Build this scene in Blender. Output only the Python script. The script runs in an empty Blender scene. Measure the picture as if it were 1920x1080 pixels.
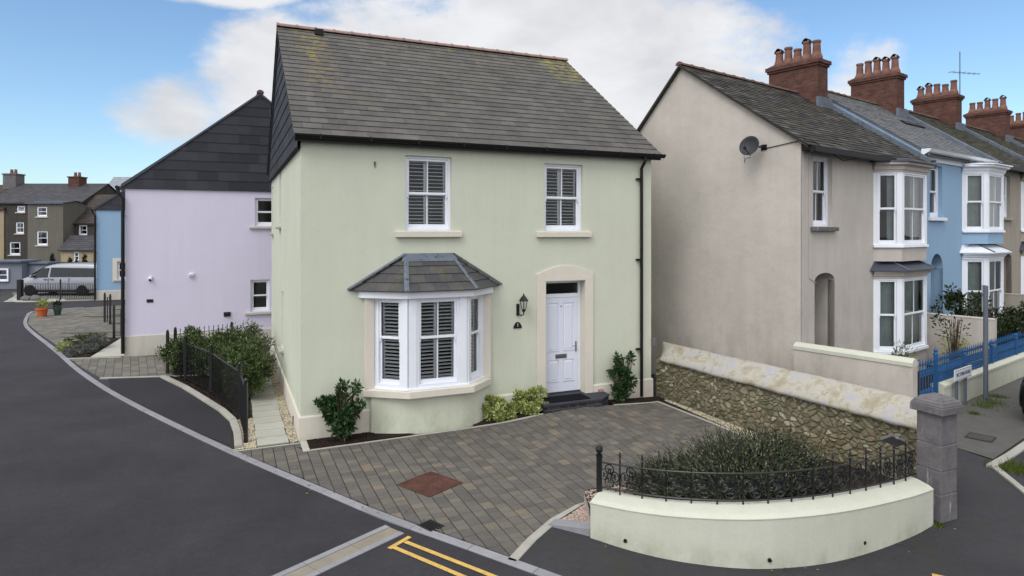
import bpy, bmesh, math, random
from mathutils import Matrix, Vector, noise
R=math.radians
SC=bpy.context.scene
# ---------------------------------------------------------------- camera
cam=bpy.data.objects.new('camera',bpy.data.cameras.new('camera')); SC.collection.objects.link(cam)
cam.location=(0,0,3.75); cam.rotation_euler=(R(90),0,0)
cam.data.sensor_width=36; cam.data.lens=36*1210/1920; cam.data.shift_y=-(540-434)/1920
cam.data.clip_end=3000; cam.data.clip_start=.1
SC.camera=cam
# ---------------------------------------------------------------- world, sun, exposure
SUN_EL,SUN_AZ=48,212      # azimuth measured clockwise from +Y (the view direction)
W=bpy.data.worlds.new('World'); SC.world=W; W.use_nodes=True
nt=W.node_tree; nt.nodes.clear()
def wn(t,**k):
    n=nt.nodes.new(t)
    for a,b in k.items(): setattr(n,a,b)
    return n
def lk(a,b): nt.links.new(a,b)
def mth(op,a,b=None,c=None,clamp=False):
    n=wn('ShaderNodeMath',operation=op,use_clamp=clamp)
    for i,v in enumerate((a,b,c)):
        if v is None: continue
        if isinstance(v,(int,float)): n.inputs[i].default_value=v
        else: lk(v,n.inputs[i])
    return n.outputs[0]
sky=wn('ShaderNodeTexSky',sky_type='NISHITA'); sky.sun_disc=False
sky.sun_elevation=R(SUN_EL); sky.sun_rotation=R(SUN_AZ); sky.air_density=1.0; sky.dust_density=.6; sky.ozone_density=2.0
tc=wn('ShaderNodeTexCoord'); sep=wn('ShaderNodeSeparateXYZ'); lk(tc.outputs['Generated'],sep.inputs[0])
X,Y,Z=sep.outputs
az=mth('ARCTAN2',X,Y); el=mth('ARCSINE',Z)
mp=wn('ShaderNodeMapping'); mp.inputs['Scale'].default_value=(1,1,1.7); lk(tc.outputs['Generated'],mp.inputs[0])
def wnoise(scale,detail,rough,dist=0,off=0):
    m=wn('ShaderNodeMapping'); m.inputs['Location'].default_value=(off,off*.7,0); lk(mp.outputs[0],m.inputs[0])
    n=wn('ShaderNodeTexNoise'); n.inputs['Scale'].default_value=scale; n.inputs['Detail'].default_value=detail
    n.inputs['Roughness'].default_value=rough; n.inputs['Distortion'].default_value=dist
    lk(m.outputs[0],n.inputs['Vector']); return n.outputs['Fac']
def blob(a0,e0,ra,re):
    a=mth('DIVIDE',mth('SUBTRACT',az,R(a0)),R(ra)); e=mth('DIVIDE',mth('SUBTRACT',el,R(e0)),R(re))
    return mth('SUBTRACT',1,mth('ADD',mth('MULTIPLY',a,a),mth('MULTIPLY',e,e)))
m=blob(1,9,26.5,13.5)
m=mth('MAXIMUM',m,blob(-9,12,20,6.5))
m=mth('MAXIMUM',m,mth('SUBTRACT',blob(-28,10,7,5.5),.50))
m=mth('MAXIMUM',m,mth('SUBTRACT',blob(-27,20,11,2.6),.12))
m=mth('MAXIMUM',m,mth('SUBTRACT',blob(28,12,6,5.5),.72))
m=mth('MAXIMUM',m,mth('SUBTRACT',blob(30,18,4,.8),.72))
m=mth('MAXIMUM',m,mth('SUBTRACT',blob(180,45,150,32),.15))   # the overcast behind the viewer
m=mth('MAXIMUM',m,mth('SUBTRACT',blob(-180,45,130,32),.15))
m=mth('MAXIMUM',m,mth('MINIMUM',mth('MULTIPLY',mth('SUBTRACT',el,R(27)),3.0),.75))   # thick unseen cloud overhead, added to whiten the light
m=mth('MAXIMUM',m,mth('MINIMUM',mth('MULTIPLY',mth('SUBTRACT',mth('ABSOLUTE',az),R(52)),2.2),.7))   # and all round outside the view, added to make the light less blue
n1=wnoise(4.2,9,.58,.25); n2=wnoise(13,8,.6,.2,3)
m=mth('ADD',m,mth('MULTIPLY',mth('SUBTRACT',n1,.5),1.45)); m=mth('ADD',m,mth('MULTIPLY',mth('SUBTRACT',n2,.5),.75))
mr=wn('ShaderNodeMapRange',interpolation_type='SMOOTHSTEP'); mr.inputs[1].default_value=-.10; mr.inputs[2].default_value=.38; lk(m,mr.inputs[0])
# cloud tone: white edges, faintly grey and blue bodies
cr=wn('ShaderNodeValToRGB'); cr.color_ramp.elements[0].position=.36; cr.color_ramp.elements[0].color=(.66,.67,.70,1)
cr.color_ramp.elements[1].position=.60; cr.color_ramp.elements[1].color=(.86,.86,.875,1); lk(wnoise(6,6,.5,.2,7),cr.inputs[0])
skym=wn('ShaderNodeMix',data_type='RGBA',blend_type='MULTIPLY'); skym.inputs[0].default_value=1
lk(sky.outputs[0],skym.inputs[6]); skym.inputs[7].default_value=(.86,.97,1.02,1)
b1=wn('ShaderNodeBackground'); b1.inputs[1].default_value=.15; lk(skym.outputs[2],b1.inputs[0])
b2=wn('ShaderNodeBackground'); lk(cr.outputs[0],b2.inputs[0])
# clouds near the sun (behind and above the viewer) are brighter than those opposite
dt=wn('ShaderNodeVectorMath',operation='DOT_PRODUCT'); lk(tc.outputs['Generated'],dt.inputs[0])
dt.inputs[1].default_value=(math.sin(R(SUN_AZ))*math.cos(R(SUN_EL)),math.cos(R(SUN_AZ))*math.cos(R(SUN_EL)),math.sin(R(SUN_EL)))
lk(mth('ADD',.90,mth('MULTIPLY',mth('POWER',mth('MAXIMUM',dt.outputs['Value'],0),1.6),1.5)),b2.inputs[1])
ms=wn('ShaderNodeMixShader'); lk(mth('MULTIPLY',mr.outputs[0],.97),ms.inputs[0]); lk(b1.outputs[0],ms.inputs[1]); lk(b2.outputs[0],ms.inputs[2])
wo=wn('ShaderNodeOutputWorld'); lk(ms.outputs[0],wo.inputs[0])
sl=bpy.data.lights.new('sun','SUN'); sl.energy=1.0; sl.angle=R(24); sl.color=(1,.955,.90)
so=bpy.data.objects.new('sun',sl); SC.collection.objects.link(so)
d=Vector((math.sin(R(SUN_AZ))*math.cos(R(SUN_EL)),math.cos(R(SUN_AZ))*math.cos(R(SUN_EL)),math.sin(R(SUN_EL))))
so.rotation_euler=d.to_track_quat('Z','Y').to_euler()
SC.view_settings.view_transform='Standard'; SC.view_settings.look='None'; SC.view_settings.exposure=.2; SC.view_settings.gamma=1
SC.render.engine='CYCLES'; SC.cycles.max_bounces=6

# ---------------------------------------------------------------- helpers
def col(h):
    h=h.lstrip('#'); c=[int(h[i:i+2],16)/255 for i in (0,2,4)]
    return tuple(x/12.92 if x<=.04045 else ((x+.055)/1.055)**2.4 for x in c)+(1,)
class Mat:
    def __init__(s,name,rough=.8,spec=.3,metal=0):
        s.m=bpy.data.materials.new(name); s.m.use_nodes=True; s.t=s.m.node_tree
        s.b=s.t.nodes['Principled BSDF']; s.b.inputs['Roughness'].default_value=rough
        s.b.inputs['Specular IOR Level'].default_value=spec; s.b.inputs['Metallic'].default_value=metal
        s.tc=s.n('ShaderNodeTexCoord')
    def n(s,t,**k):
        n=s.t.nodes.new(t)
        for a,b in k.items(): setattr(n,a,b)
        return n
    def l(s,a,b): s.t.links.new(a,b)
    def noise(s,scale,detail=5,rough=.6,vec=None,sc=None,dist=0):
        v=vec or s.tc.outputs['Object']
        if sc:
            m=s.n('ShaderNodeMapping'); m.inputs['Scale'].default_value=sc; s.l(v,m.inputs[0]); v=m.outputs[0]
        n=s.n('ShaderNodeTexNoise'); n.inputs['Scale'].default_value=scale; n.inputs['Detail'].default_value=detail
        n.inputs['Roughness'].default_value=rough; n.inputs['Distortion'].default_value=dist; s.l(v,n.inputs['Vector']); return n.outputs['Fac']
    def ramp(s,fac,stops):
        r=s.n('ShaderNodeValToRGB'); e=r.color_ramp.elements
        while len(e)<len(stops): e.new(.5)
        for i,(p,c) in enumerate(stops): e[i].position=p; e[i].color=c if len(c)==4 else tuple(c)+(1,)
        s.l(fac,r.inputs[0]); return r.outputs[0]
    def mix(s,fac,a,b,mode='MIX'):
        x=s.n('ShaderNodeMix',data_type='RGBA',blend_type=mode)
        for sock,v in ((x.inputs[0],fac),(x.inputs[6],a),(x.inputs[7],b)):
            if isinstance(v,(int,float,tuple)): sock.default_value=v
            else: s.l(v,sock)
        return x.outputs[2]
    def math(s,op,a,b=0,clamp=False):
        x=s.n('ShaderNodeMath',operation=op,use_clamp=clamp)
        for i,v in enumerate((a,b)):
            if isinstance(v,(int,float)): x.inputs[i].default_value=v
            else: s.l(v,x.inputs[i])
        return x.outputs[0]
    def rng(s,v,a,b,c=0,d=1,smooth=True):
        x=s.n('ShaderNodeMapRange'); x.interpolation_type='SMOOTHSTEP' if smooth else 'LINEAR'
        for i,q in enumerate((a,b,c,d)): x.inputs[1+i].default_value=q
        s.l(v,x.inputs[0]); return x.outputs[0]
    def xyz(s,which='Object'):
        x=s.n('ShaderNodeSeparateXYZ'); s.l(s.tc.outputs[which],x.inputs[0]); return x.outputs
    def island(s):
        return s.n('ShaderNodeNewGeometry').outputs['Random Per Island']
    def color(s,v):
        if isinstance(v,tuple): s.b.inputs['Base Color'].default_value=v
        else: s.l(v,s.b.inputs['Base Color'])
    def bump(s,h,strength=.3,dist=.01):
        x=s.n('ShaderNodeBump'); x.inputs['Strength'].default_value=strength; x.inputs['Distance'].default_value=dist
        s.l(h,x.inputs['Height']); s.l(x.outputs[0],s.b.inputs['Normal'])
def sc_(c,k): return (c[0]*k,c[1]*k,c[2]*k,1)
def m_plain(name,h,rough=.5,spec=.4,metal=0,var=.1,scale=3):
    m=Mat(name,rough,spec,metal); c=col(h)
    m.color(m.ramp(m.noise(scale,6,.65),[(.3,sc_(c,1-var)),(.7,sc_(c,1+var))])); m.bump(m.noise(60,3),.06,.004); return m.m
def m_stucco(name,h,var=.06,streak=.10,stain=None,grain=.5):
    m=Mat(name,.9,.15); c=col(h)
    a=m.ramp(m.noise(.8,8,.65),[(.3,sc_(c,1-var)),(.7,sc_(c,1+var))])
    a=m.mix(1,a,m.ramp(m.noise(28,5,.75),[(.3,(.955,)*3),(.7,(1.03,)*3)]),'MULTIPLY')
    s=m.noise(1.6,7,.65,sc=(3.2,3.2,.22))
    a=m.mix(1,a,m.ramp(s,[(.35,(1-streak,1-streak*1.02,1-streak*1.1,1)),(.62,(1,1,1,1))]),'MULTIPLY')
    if stain:
        z=m.xyz()[2]; f=m.math('MULTIPLY',m.rng(z,stain[1],0.0),m.rng(m.noise(2.2,6,.7,sc=(1,1,.5)),.38,.72))
        a=m.mix(f,a,m.mix(.45,a,col(stain[0])))
    m.color(a); h1=m.noise(90,4,.7); h2=m.noise(4,4); m.bump(m.math('ADD',h1,m.math('MULTIPLY',h2,3)),grain,.005); return m.m
def m_tile(name,stops,streak=.25,rough=.62,moss=None,lichen=None,spec=.4):
    m=Mat(name,rough,spec)
    a=m.ramp(m.island(),stops)
    a=m.mix(1,a,m.ramp(m.noise(2.4,7,.7),[(.3,(1-streak,)*3),(.7,(1+streak*.5,)*3)]),'MULTIPLY')
    a=m.mix(1,a,m.ramp(m.noise(30,4,.7),[(.3,(.86,)*3),(.7,(1.1,)*3)]),'MULTIPLY')
    if moss:
        f=m.rng(m.noise(moss[1],8,.75),moss[2],moss[2]+.14); a=m.mix(m.math('MULTIPLY',f,moss[3]),a,col(moss[0]))
    if lichen:
        for (x0,x1,z0,z1,h,th) in lichen:
            X,Y,Z=m.xyz()
            f=m.math('MULTIPLY',m.rng(X,x0,x0+.35),m.rng(X,x1,x1-.45)); f=m.math('MULTIPLY',f,m.rng(Z,z0,z1))
            f=m.math('MULTIPLY',f,m.rng(m.noise(5,8,.8,sc=(1,1,.6)),th,th+.2)); a=m.mix(f,a,col(h))
    m.color(a); m.bump(m.noise(45,5,.7),.25,.006); return m.m
def m_leaf(name,stops,rough=.45,spec=.35,tr=.0):
    m=Mat(name,rough,spec); m.color(m.mix(1,m.ramp(m.island(),stops),m.ramp(m.noise(6,3),[(.3,(.8,)*3),(.7,(1.15,)*3)]),'MULTIPLY')); return m.m
def m_asphalt(name,h,patch=.12,green=None):
    m=Mat(name,.86,.25); c=col(h)
    a=m.ramp(m.noise(.55,8,.65),[(.3,sc_(c,1-patch)),(.7,sc_(c,1+patch))])
    a=m.mix(1,a,m.ramp(m.noise(.22,5,.6,dist=.6),[(.35,(.86,)*3),(.5,(1,)*3),(.65,(1.12,)*3)]),'MULTIPLY')
    a=m.mix(m.math('MULTIPLY',m.rng(m.noise(3.2,9,.8),.60,.70),.35),a,sc_(c,.62))
    a=m.mix(1,a,m.ramp(m.noise(95,3,.8),[(.3,(.62,)*3),(.5,(.98,)*3),(.72,(1.55,)*3)]),'MULTIPLY')
    a=m.mix(1,a,m.ramp(m.noise(9,7,.7),[(.35,(.9,)*3),(.65,(1.07,)*3)]),'MULTIPLY')
    if green: a=m.mix(m.math('MULTIPLY',m.rng(m.noise(2,7,.7),.5,.68),.6),a,col(green))
    m.color(a); m.bump(m.noise(110,3,.8),.6,.006); return m.m
def m_concrete(name,h,var=.12,joint=None):
    m=Mat(name,.88,.2); c=col(h)
    a=m.ramp(m.noise(3,9,.7),[(.3,sc_(c,1-var)),(.7,sc_(c,1+var))])
    a=m.mix(1,a,m.ramp(m.noise(70,3,.7),[(.3,(.85,)*3),(.7,(1.1,)*3)]),'MULTIPLY')
    i=m.ramp(m.island(),[(0,(.9,)*3),(1,(1.08,)*3)]); a=m.mix(1,a,i,'MULTIPLY')
    m.color(a); m.bump(m.noise(80,4,.7),.3,.004); return m.m
def m_glass(name='window_glass',tint=(.95,.97,.97,1),refl=1.45):
    m=Mat(name); m.t.nodes.remove(m.b); tr=m.n('ShaderNodeBsdfTransparent'); tr.inputs[0].default_value=tint
    gl=m.n('ShaderNodeBsdfGlossy'); gl.inputs['Roughness'].default_value=.015; gl.inputs[0].default_value=(.95,.97,1,1)
    fr=m.n('ShaderNodeFresnel'); fr.inputs[0].default_value=refl
    nb=m.n('ShaderNodeBump'); nb.inputs['Strength'].default_value=.05; nb.inputs['Distance'].default_value=.05; m.l(m.noise(1.5,2),nb.inputs['Height']); m.l(nb.outputs[0],gl.inputs['Normal'])
    mx=m.n('ShaderNodeMixShader'); m.l(m.math('MULTIPLY',fr.outputs[0],1.25,True),mx.inputs[0]); m.l(tr.outputs[0],mx.inputs[1]); m.l(gl.outputs[0],mx.inputs[2])
    m.l(mx.outputs[0],m.t.nodes['Material Output'].inputs[0]); return m.m
def m_brick(name,a,b,mortar,scale=1,w=.225,h=.075):
    m=Mat(name,.9,.15); br=m.n('ShaderNodeTexBrick'); br.inputs['Color1'].default_value=col(a); br.inputs['Color2'].default_value=col(b); br.inputs['Mortar'].default_value=col(mortar)
    br.inputs['Scale'].default_value=1; br.inputs['Brick Width'].default_value=w; br.inputs['Row Height'].default_value=h; br.inputs['Mortar Size'].default_value=.009; br.inputs['Bias'].default_value=0
    X,Y,Z=m.xyz(); c=m.n('ShaderNodeCombineXYZ'); m.l(m.math('ADD',X,Y),c.inputs[0]); m.l(Z,c.inputs[1]); m.l(c.outputs[0],br.inputs[0])
    m.color(m.mix(1,br.outputs[0],m.ramp(m.noise(4,8,.7),[(.3,(.62,)*3),(.7,(1.2,)*3)]),'MULTIPLY')); m.bump(br.outputs['Fac'],-.5,.01); return m.m

class MB:
    def __init__(s,T=None): s.v=[]; s.f=[]; s.m=[]; s.mi=0; s.T=T or Matrix.Identity(4); s.cols=None
    def P(s,pts): 
        k=len(s.v); s.v+= [tuple(s.T@Vector(p)) for p in pts]; return k
    def face(s,pts,idx=None):
        k=s.P(pts); s.f.append(tuple(range(k,k+len(pts)))); s.m.append(s.mi)
    def add(s,pts,faces):
        k=s.P(pts)
        for f in faces: s.f.append(tuple(k+i for i in f)); s.m.append(s.mi)
    def box(s,x0,y0,z0,x1,y1,z1):
        s.add([(x0,y0,z0),(x1,y0,z0),(x1,y1,z0),(x0,y1,z0),(x0,y0,z1),(x1,y0,z1),(x1,y1,z1),(x0,y1,z1)],
              [(0,3,2,1),(4,5,6,7),(0,1,5,4),(1,2,6,5),(2,3,7,6),(3,0,4,7)])
    def prism(s,pts,z0,z1,taper=None):
        n=len(pts); top=taper or pts
        s.add([(p[0],p[1],z0) for p in pts]+[(p[0],p[1],z1) for p in top],[tuple(range(n-1,-1,-1)),tuple(range(n,2*n))]+[(i,(i+1)%n,n+(i+1)%n,n+i) for i in range(n)])
    def sweep(s,path,prof,closed=False):
        """prof: (offset to the right, z) section carried along a plan path"""
        n=len(path); k=len(prof); pts=[]
        for i,p in enumerate(path):
            a=Vector(path[max(i-1,0)][:2]); b=Vector(path[min(i+1,n-1)][:2]); c=Vector(p[:2])
            d1=(c-a).normalized() if i>0 else (b-c).normalized(); d2=(b-c).normalized() if i<n-1 else d1
            t=(d1+d2).normalized(); nr=Vector((t.y,-t.x)); w=1/max(.3,nr.dot(Vector((d1.y,-d1.x))))
            pz=p[2] if len(p)>2 else 0
            pts+=[(c.x+nr.x*o*w,c.y+nr.y*o*w,z+pz) for o,z in prof]
        f=[]
        for i in range(n-1):
            for j in range(k): f.append((i*k+j,i*k+(j+1)%k,(i+1)*k+(j+1)%k,(i+1)*k+j))
        f.append(tuple(range(k))); f.append(tuple((n-1)*k+j for j in range(k-1,-1,-1)))
        s.add(pts,f)
    def tube(s,path,r,n=8,cap=True):
        P=[Vector(p) for p in path]; rr=r if isinstance(r,(list,tuple)) else [r]*len(P); pts=[]; up=None
        for i,p in enumerate(P):
            t=(P[min(i+1,len(P)-1)]-P[max(i-1,0)]).normalized()
            if up is None: up=Vector((0,0,1)) if abs(t.z)<.9 else Vector((1,0,0))
            a=t.cross(up)
            if a.length<1e-4: a=t.cross(Vector((0,1,0)))
            a.normalize(); b=a.cross(t).normalized(); up=b
            pts+=[tuple(p+(a*math.cos(2*math.pi*j/n)+b*math.sin(2*math.pi*j/n))*rr[i]) for j in range(n)]
        f=[(i*n+j,i*n+(j+1)%n,(i+1)*n+(j+1)%n,(i+1)*n+j) for i in range(len(P)-1) for j in range(n)]
        if cap: f+=[tuple(range(n-1,-1,-1)),tuple((len(P)-1)*n+j for j in range(n))]
        s.add(pts,f)
    def lathe(s,prof,c=(0,0,0),n=14,ry=1):
        pts=[(c[0]+r*math.cos(2*math.pi*j/n),c[1]+ry*r*math.sin(2*math.pi*j/n),c[2]+z) for r,z in prof for j in range(n)]
        f=[(i*n+j,i*n+(j+1)%n,(i+1)*n+(j+1)%n,(i+1)*n+j) for i in range(len(prof)-1) for j in range(n)]
        f+=[tuple(range(n-1,-1,-1)),tuple((len(prof)-1)*n+j for j in range(n))]
        s.add(pts,f)
    def build(s,name,mats,parent=None,smooth=False,bevel=0):
        me=bpy.data.meshes.new(name); me.from_pydata(s.v,[],s.f)
        if not isinstance(mats,(list,tuple)): mats=[mats]
        for m in mats: me.materials.append(m)
        me.polygons.foreach_set('material_index',s.m)
        if smooth: me.polygons.foreach_set('use_smooth',[True]*len(s.f))
        me.update()
        o=bpy.data.objects.new(name,me); SC.collection.objects.link(o)
        if parent: o.parent=parent
        if bevel:
            b=o.modifiers.new('bevel','BEVEL'); b.width=bevel; b.segments=2; b.limit_method='ANGLE'; b.angle_limit=R(40)
        return o
def thing(name,label,cat,loc=(0,0,0),rz=0,group=None):
    o=bpy.data.objects.new(name,None); SC.collection.objects.link(o); o.location=loc; o.rotation_euler=(0,0,rz)
    return tag(o,label,cat,group)
def tag(o,label,cat,group=None):
    o['label']=label; o['category']=cat
    if group: o['group']=group
    return o
def struct(o,kind='structure'): o['kind']=kind; return o
def Tr(x,y,z,rz=0): return Matrix.Translation((x,y,z))@Matrix.Rotation(rz,4,'Z')
def copy_tree(o,parent=None):
    c=o.copy(); SC.collection.objects.link(c)
    if parent: c.parent=parent
    for ch in list(o.children): copy_tree(ch,c)
    return c

# ---------------------------------------------------------------- materials
M={}
M['green']=m_stucco('sage_render','#c4c8b7',.045,.03,('#858c62',.9),.45)
M['cream']=m_stucco('cream_render','#d0cabe',.03,.04,('#9a9478',.35))
M['lav']=m_stucco('lavender_render','#cfcadd',.025,.025,None,.35)
M['lavplinth']=m_stucco('white_plinth','#c2beb6',.05,.1,('#9a9b86',.5))
M['blue']=m_stucco('blue_render','#8daac5',.03,.03)
M['tan']=m_stucco('tan_render','#b9b3ac',.10,.05,('#857d70',3.5),.7)
M['beige']=m_stucco('beige_render','#9c968b',.07,.1)
M['wallcream']=m_stucco('cream_wall_paint','#bbbdaf',.05,.04,('#6f7350',.30))
M['upvc']=m_plain('white_window_plastic','#dfe3ea',.35,.5,var=.03)
M['door']=m_plain('white_door_paint','#d5d9e6',.4,.5,var=.03)
M['black']=m_plain('black_gloss_paint','#101114',.4,.5,var=.2)
M['pipe']=m_plain('black_plastic','#0d0d0f',.5,.3,var=.2)
M['glass']=m_glass()
M['shut']=m_plain('white_shutter','#d3d6da',.5,.4,var=.04)
M['louvre']=m_plain('grey_white_louvre','#d6d8da',.5,.4,var=.05)
M['curtain']=m_plain('net_curtain','#929d9a',.9,.1,var=.12,scale=5)
M['dark']=m_plain('dark_room','#18191b',.9,.1)  # near-black colour standing in for unlit rooms behind the windows
M['roof']=m_tile('weathered_grey_tile',[(0,col('#504e4c')),(.5,col('#575553')),(1,col('#5f5c59'))],.28,.75,('#5c5847',1.1,.52,.4),
    [(.15,1.15,6.2,7.6,'#8f7a3e',.47),(.0,.9,6.4,8.2,'#6f6c45',.46),(1.2,7.6,7.0,8.7,'#6f6c45',.50),(6.6,8.0,7.4,8.4,'#8a8440',.42)],spec=.25)
M['slate']=m_tile('dark_blue_slate',[(0,col('#383c46')),(.5,col('#434752')),(1,col('#4c505c'))],.12,.5)
M['slate2']=m_tile('dark_slate_cladding',[(0,col('#33343a')),(.5,col('#393b41')),(1,col('#404248'))],.1,.8,spec=.15)
M['oldslate']=m_tile('old_rough_slate',[(0,col('#302e2b')),(.4,col('#3d3b38')),(.85,col('#484643')),(1,col('#5c5a58'))],.35,.8,('#3f3e28',1.1,.50,.7),spec=.25)
M['mossslate']=m_tile('mossy_slate',[(0,col('#2c2a24')),(.4,col('#3a3830')),(1,col('#54524b'))],.3,.8,('#444426',1.3,.48,.7),spec=.2)
M['bayslate']=m_tile('bay_brown_slate',[(0,col('#46464a')),(.5,col('#4c4c4d')),(1,col('#53524f'))],.25,.7,('#66603f',3,.52,.55),spec=.25)
M['terracotta']=m_plain('terracotta','#665048',.85,.2,var=.3,scale=2)
M['ridge']=m_plain('pink_ridge_tile','#8f766f',.8,.2,var=.15,scale=5)
M['pot']=m_plain('clay_chimney_pot','#75554a',.85,.2,var=.3,scale=6)
M['potcap']=m_plain('sooty_cowl','#2e2826',.9,.1,var=.2)
M['brick']=m_brick('red_chimney_brick','#68453c','#523630','#574b45')
M['dkbrick']=m_brick('charcoal_step_brick','#3b3b41','#2d2d33','#57565a')
ml=Mat('lead_sheet',.7,.25); cl=col('#616a75')
al=ml.ramp(ml.noise(3,8,.7),[(.3,sc_(cl,.72)),(.7,sc_(cl,1.2))]); al=ml.mix(ml.rng(ml.noise(9,8,.8,sc=(1,1,1)),.54,.64),al,col('#2f3236')); al=ml.mix(ml.rng(ml.noise(5,8,.8),.60,.68),al,col('#8b9095'))
ml.color(al); ml.bump(ml.noise(8,5,.7),.5,.02); M['lead']=ml.m
M['asph']=m_asphalt('road_asphalt','#323135',.25)
M['asph2']=m_asphalt('dark_new_asphalt','#2a292d')
M['asph3']=m_asphalt('footpath_asphalt','#37373a',.18,'#35372a')
M['kerb']=m_concrete('kerb_concrete','#85858a',.12)
M['kerb2']=m_concrete('pale_edging','#9b9991',.12)
M['slab']=m_concrete('pale_slab','#a9a99f',.08)
M['chan']=m_concrete('channel_stone','#857f72',.14)
M['pave']=m_concrete('old_concrete_pavement','#575653',.16)
M['joint']=m_plain('dark_joint_sand','#36342f',.95,.1,var=.2,scale=20)
M['soil']=m_plain('brown_soil','#2c2420',.95,.1,var=.35,scale=25)
M['blocks']=m_tile('paving_blocks',[(0,col('#575451')),(.4,col('#5f5c58')),(.8,col('#66625c')),(.93,col('#6e685e')),(1,col('#756b5e'))],.17,.85,spec=.2)
M['blocks2']=m_tile('grey_paving_blocks',[(0,col('#605e59')),(.5,col('#6b6861')),(1,col('#77736a'))],.12,.85,spec=.2)
M['rust']=m_plain('rusty_iron','#4e332b',.8,.25,var=.4,scale=5)
my=Mat('yellow_road_paint',.85,.15); ay=my.ramp(my.noise(12,8,.75),[(.3,col('#a98e55')),(.6,col('#cda95c'))]); ay=my.mix(my.rng(my.noise(38,6,.8),.60,.66),ay,col('#4a4742'))
my.color(ay); my.bump(my.noise(110,3,.8),.5,.006); M['yellow']=my.m
M['gravel']=m_tile('cream_gravel',[(0,col('#6f675a')),(.4,col('#a0957f')),(1,col('#c8bfa9'))],.1,.9)
M['pgravel']=m_tile('pink_gravel',[(0,col('#6f605a')),(.4,col('#9a867c')),(1,col('#c0aea2'))],.1,.9)
mg=Mat('grey_granite',.88,.2); cg=col('#676467')
a_=mg.ramp(mg.noise(5,9,.75),[(.3,sc_(cg,.68)),(.5,cg),(.7,sc_(cg,1.3))]); a_=mg.mix(mg.rng(mg.noise(3,7,.7,sc=(3,3,.5)),.58,.74),a_,col('#a3a1a6')); a_=mg.mix(mg.math('MULTIPLY',mg.rng(mg.noise(4,7,.7),.5,.7),.5),a_,col('#54533f'))
mg.color(a_); mg.bump(mg.noise(40,6,.8),.7,.01); M['granite']=mg.m
M['laurel']=m_leaf('dark_glossy_leaf',[(0,col('#182b16')),(.5,col('#243e1e')),(1,col('#3d5c30'))])
M['varieg']=m_leaf('yellow_green_leaf',[(0,col('#5a6a2e')),(.5,col('#8e9a50')),(1,col('#bfc486'))],.6)
M['hedge']=m_leaf('hedge_leaf',[(0,col('#24311a')),(.5,col('#3e5028')),(.9,col('#5b6d3a')),(1,col('#7d8352'))],.55)
M['rose']=m_leaf('rosemary_needle',[(0,col('#181e16')),(.45,col('#2b3626')),(.8,col('#464f38')),(1,col('#7d7f62'))],.65,.2)
M['darkleaf']=m_leaf('dark_shrub_leaf',[(0,col('#141d0e')),(.5,col('#233016')),(1,col('#3f4d26'))])
M['lavleaf']=m_leaf('grey_lavender_leaf',[(0,col('#4a4f48')),(.6,col('#666a64')),(1,col('#80837a'))],.8,.1)
M['wood']=m_plain('brown_stem','#4a3d30',.9,.1,var=.25,scale=20)
M['bluepaint']=m_plain('bright_blue_paint','#184f80',.6,.4,var=.15)
M['postgrey']=m_plain('galvanised_grey','#5d6570',.5,.4,var=.12,metal=.2)
M['signw']=m_plain('white_sign_face','#c9cbd4',.5,.4,var=.04)
M['ink']=m_plain('black_sign_ink','#23242a',.6,.3)
M['silver']=m_plain('silver_car_paint','#8b8f96',.35,.5,metal=.4,var=.03)
M['blackcar']=m_plain('black_car_paint','#0c0d10',.18,.6,var=.05)
M['tyre']=m_plain('black_rubber','#17171a',.8,.2)
M['alloy']=m_plain('alloy_wheel','#8b8f95',.35,.5,metal=.7)
M['carglass']=m_plain('dark_car_glass','#161c1f',.25,.35)
M['chrome']=m_plain('satin_metal','#8d8f92',.3,.5,metal=.9)
M['mat_']=m_plain('charcoal_doormat','#191b21',.95,.1,var=.2,scale=30)
M['grass']=m_leaf('grass_blade',[(0,col('#39481f')),(1,col('#5c6b30'))],.8,.1)
M['sandr']=m_plain('greenish_sand_joint','#77745e',.95,.1,var=.2,scale=14)
M['red']=m_plain('red_rear_lamp','#5a1216',.25,.5)
M['stonecap']=None
def m_rubble():
    m=Mat('rubble_stone',.92,.15); a=m.n('ShaderNodeVertexColor'); a.layer_name='stone'
    v=m.mix(1,a.outputs[0],m.ramp(m.noise(14,8,.75),[(.3,(.7,)*3),(.7,(1.25,)*3)]),'MULTIPLY')
    m.color(v); m.bump(m.noise(40,6,.75),.7,.015); return m.m
M['rubble']=m_rubble()
def m_coping():
    m=Mat('patchy_limewashed_coping',.9,.15)
    a=m.ramp(m.noise(2.2,9,.7,dist=.4),[(.30,col('#8d8069')),(.42,col('#9b9585')),(.50,col('#aaa69a')),(.60,col('#a09fa5')),(.75,col('#bdbab8'))])
    a=m.mix(m.rng(m.noise(9,9,.8),.52,.68),a,col('#84806a')); m.color(a); m.bump(m.noise(12,8,.75),.6,.03); return m.m
M['coping']=m_coping()
def m_tarplain(name,h): return m_plain(name,h,.8,.2,var=.1)

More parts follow.
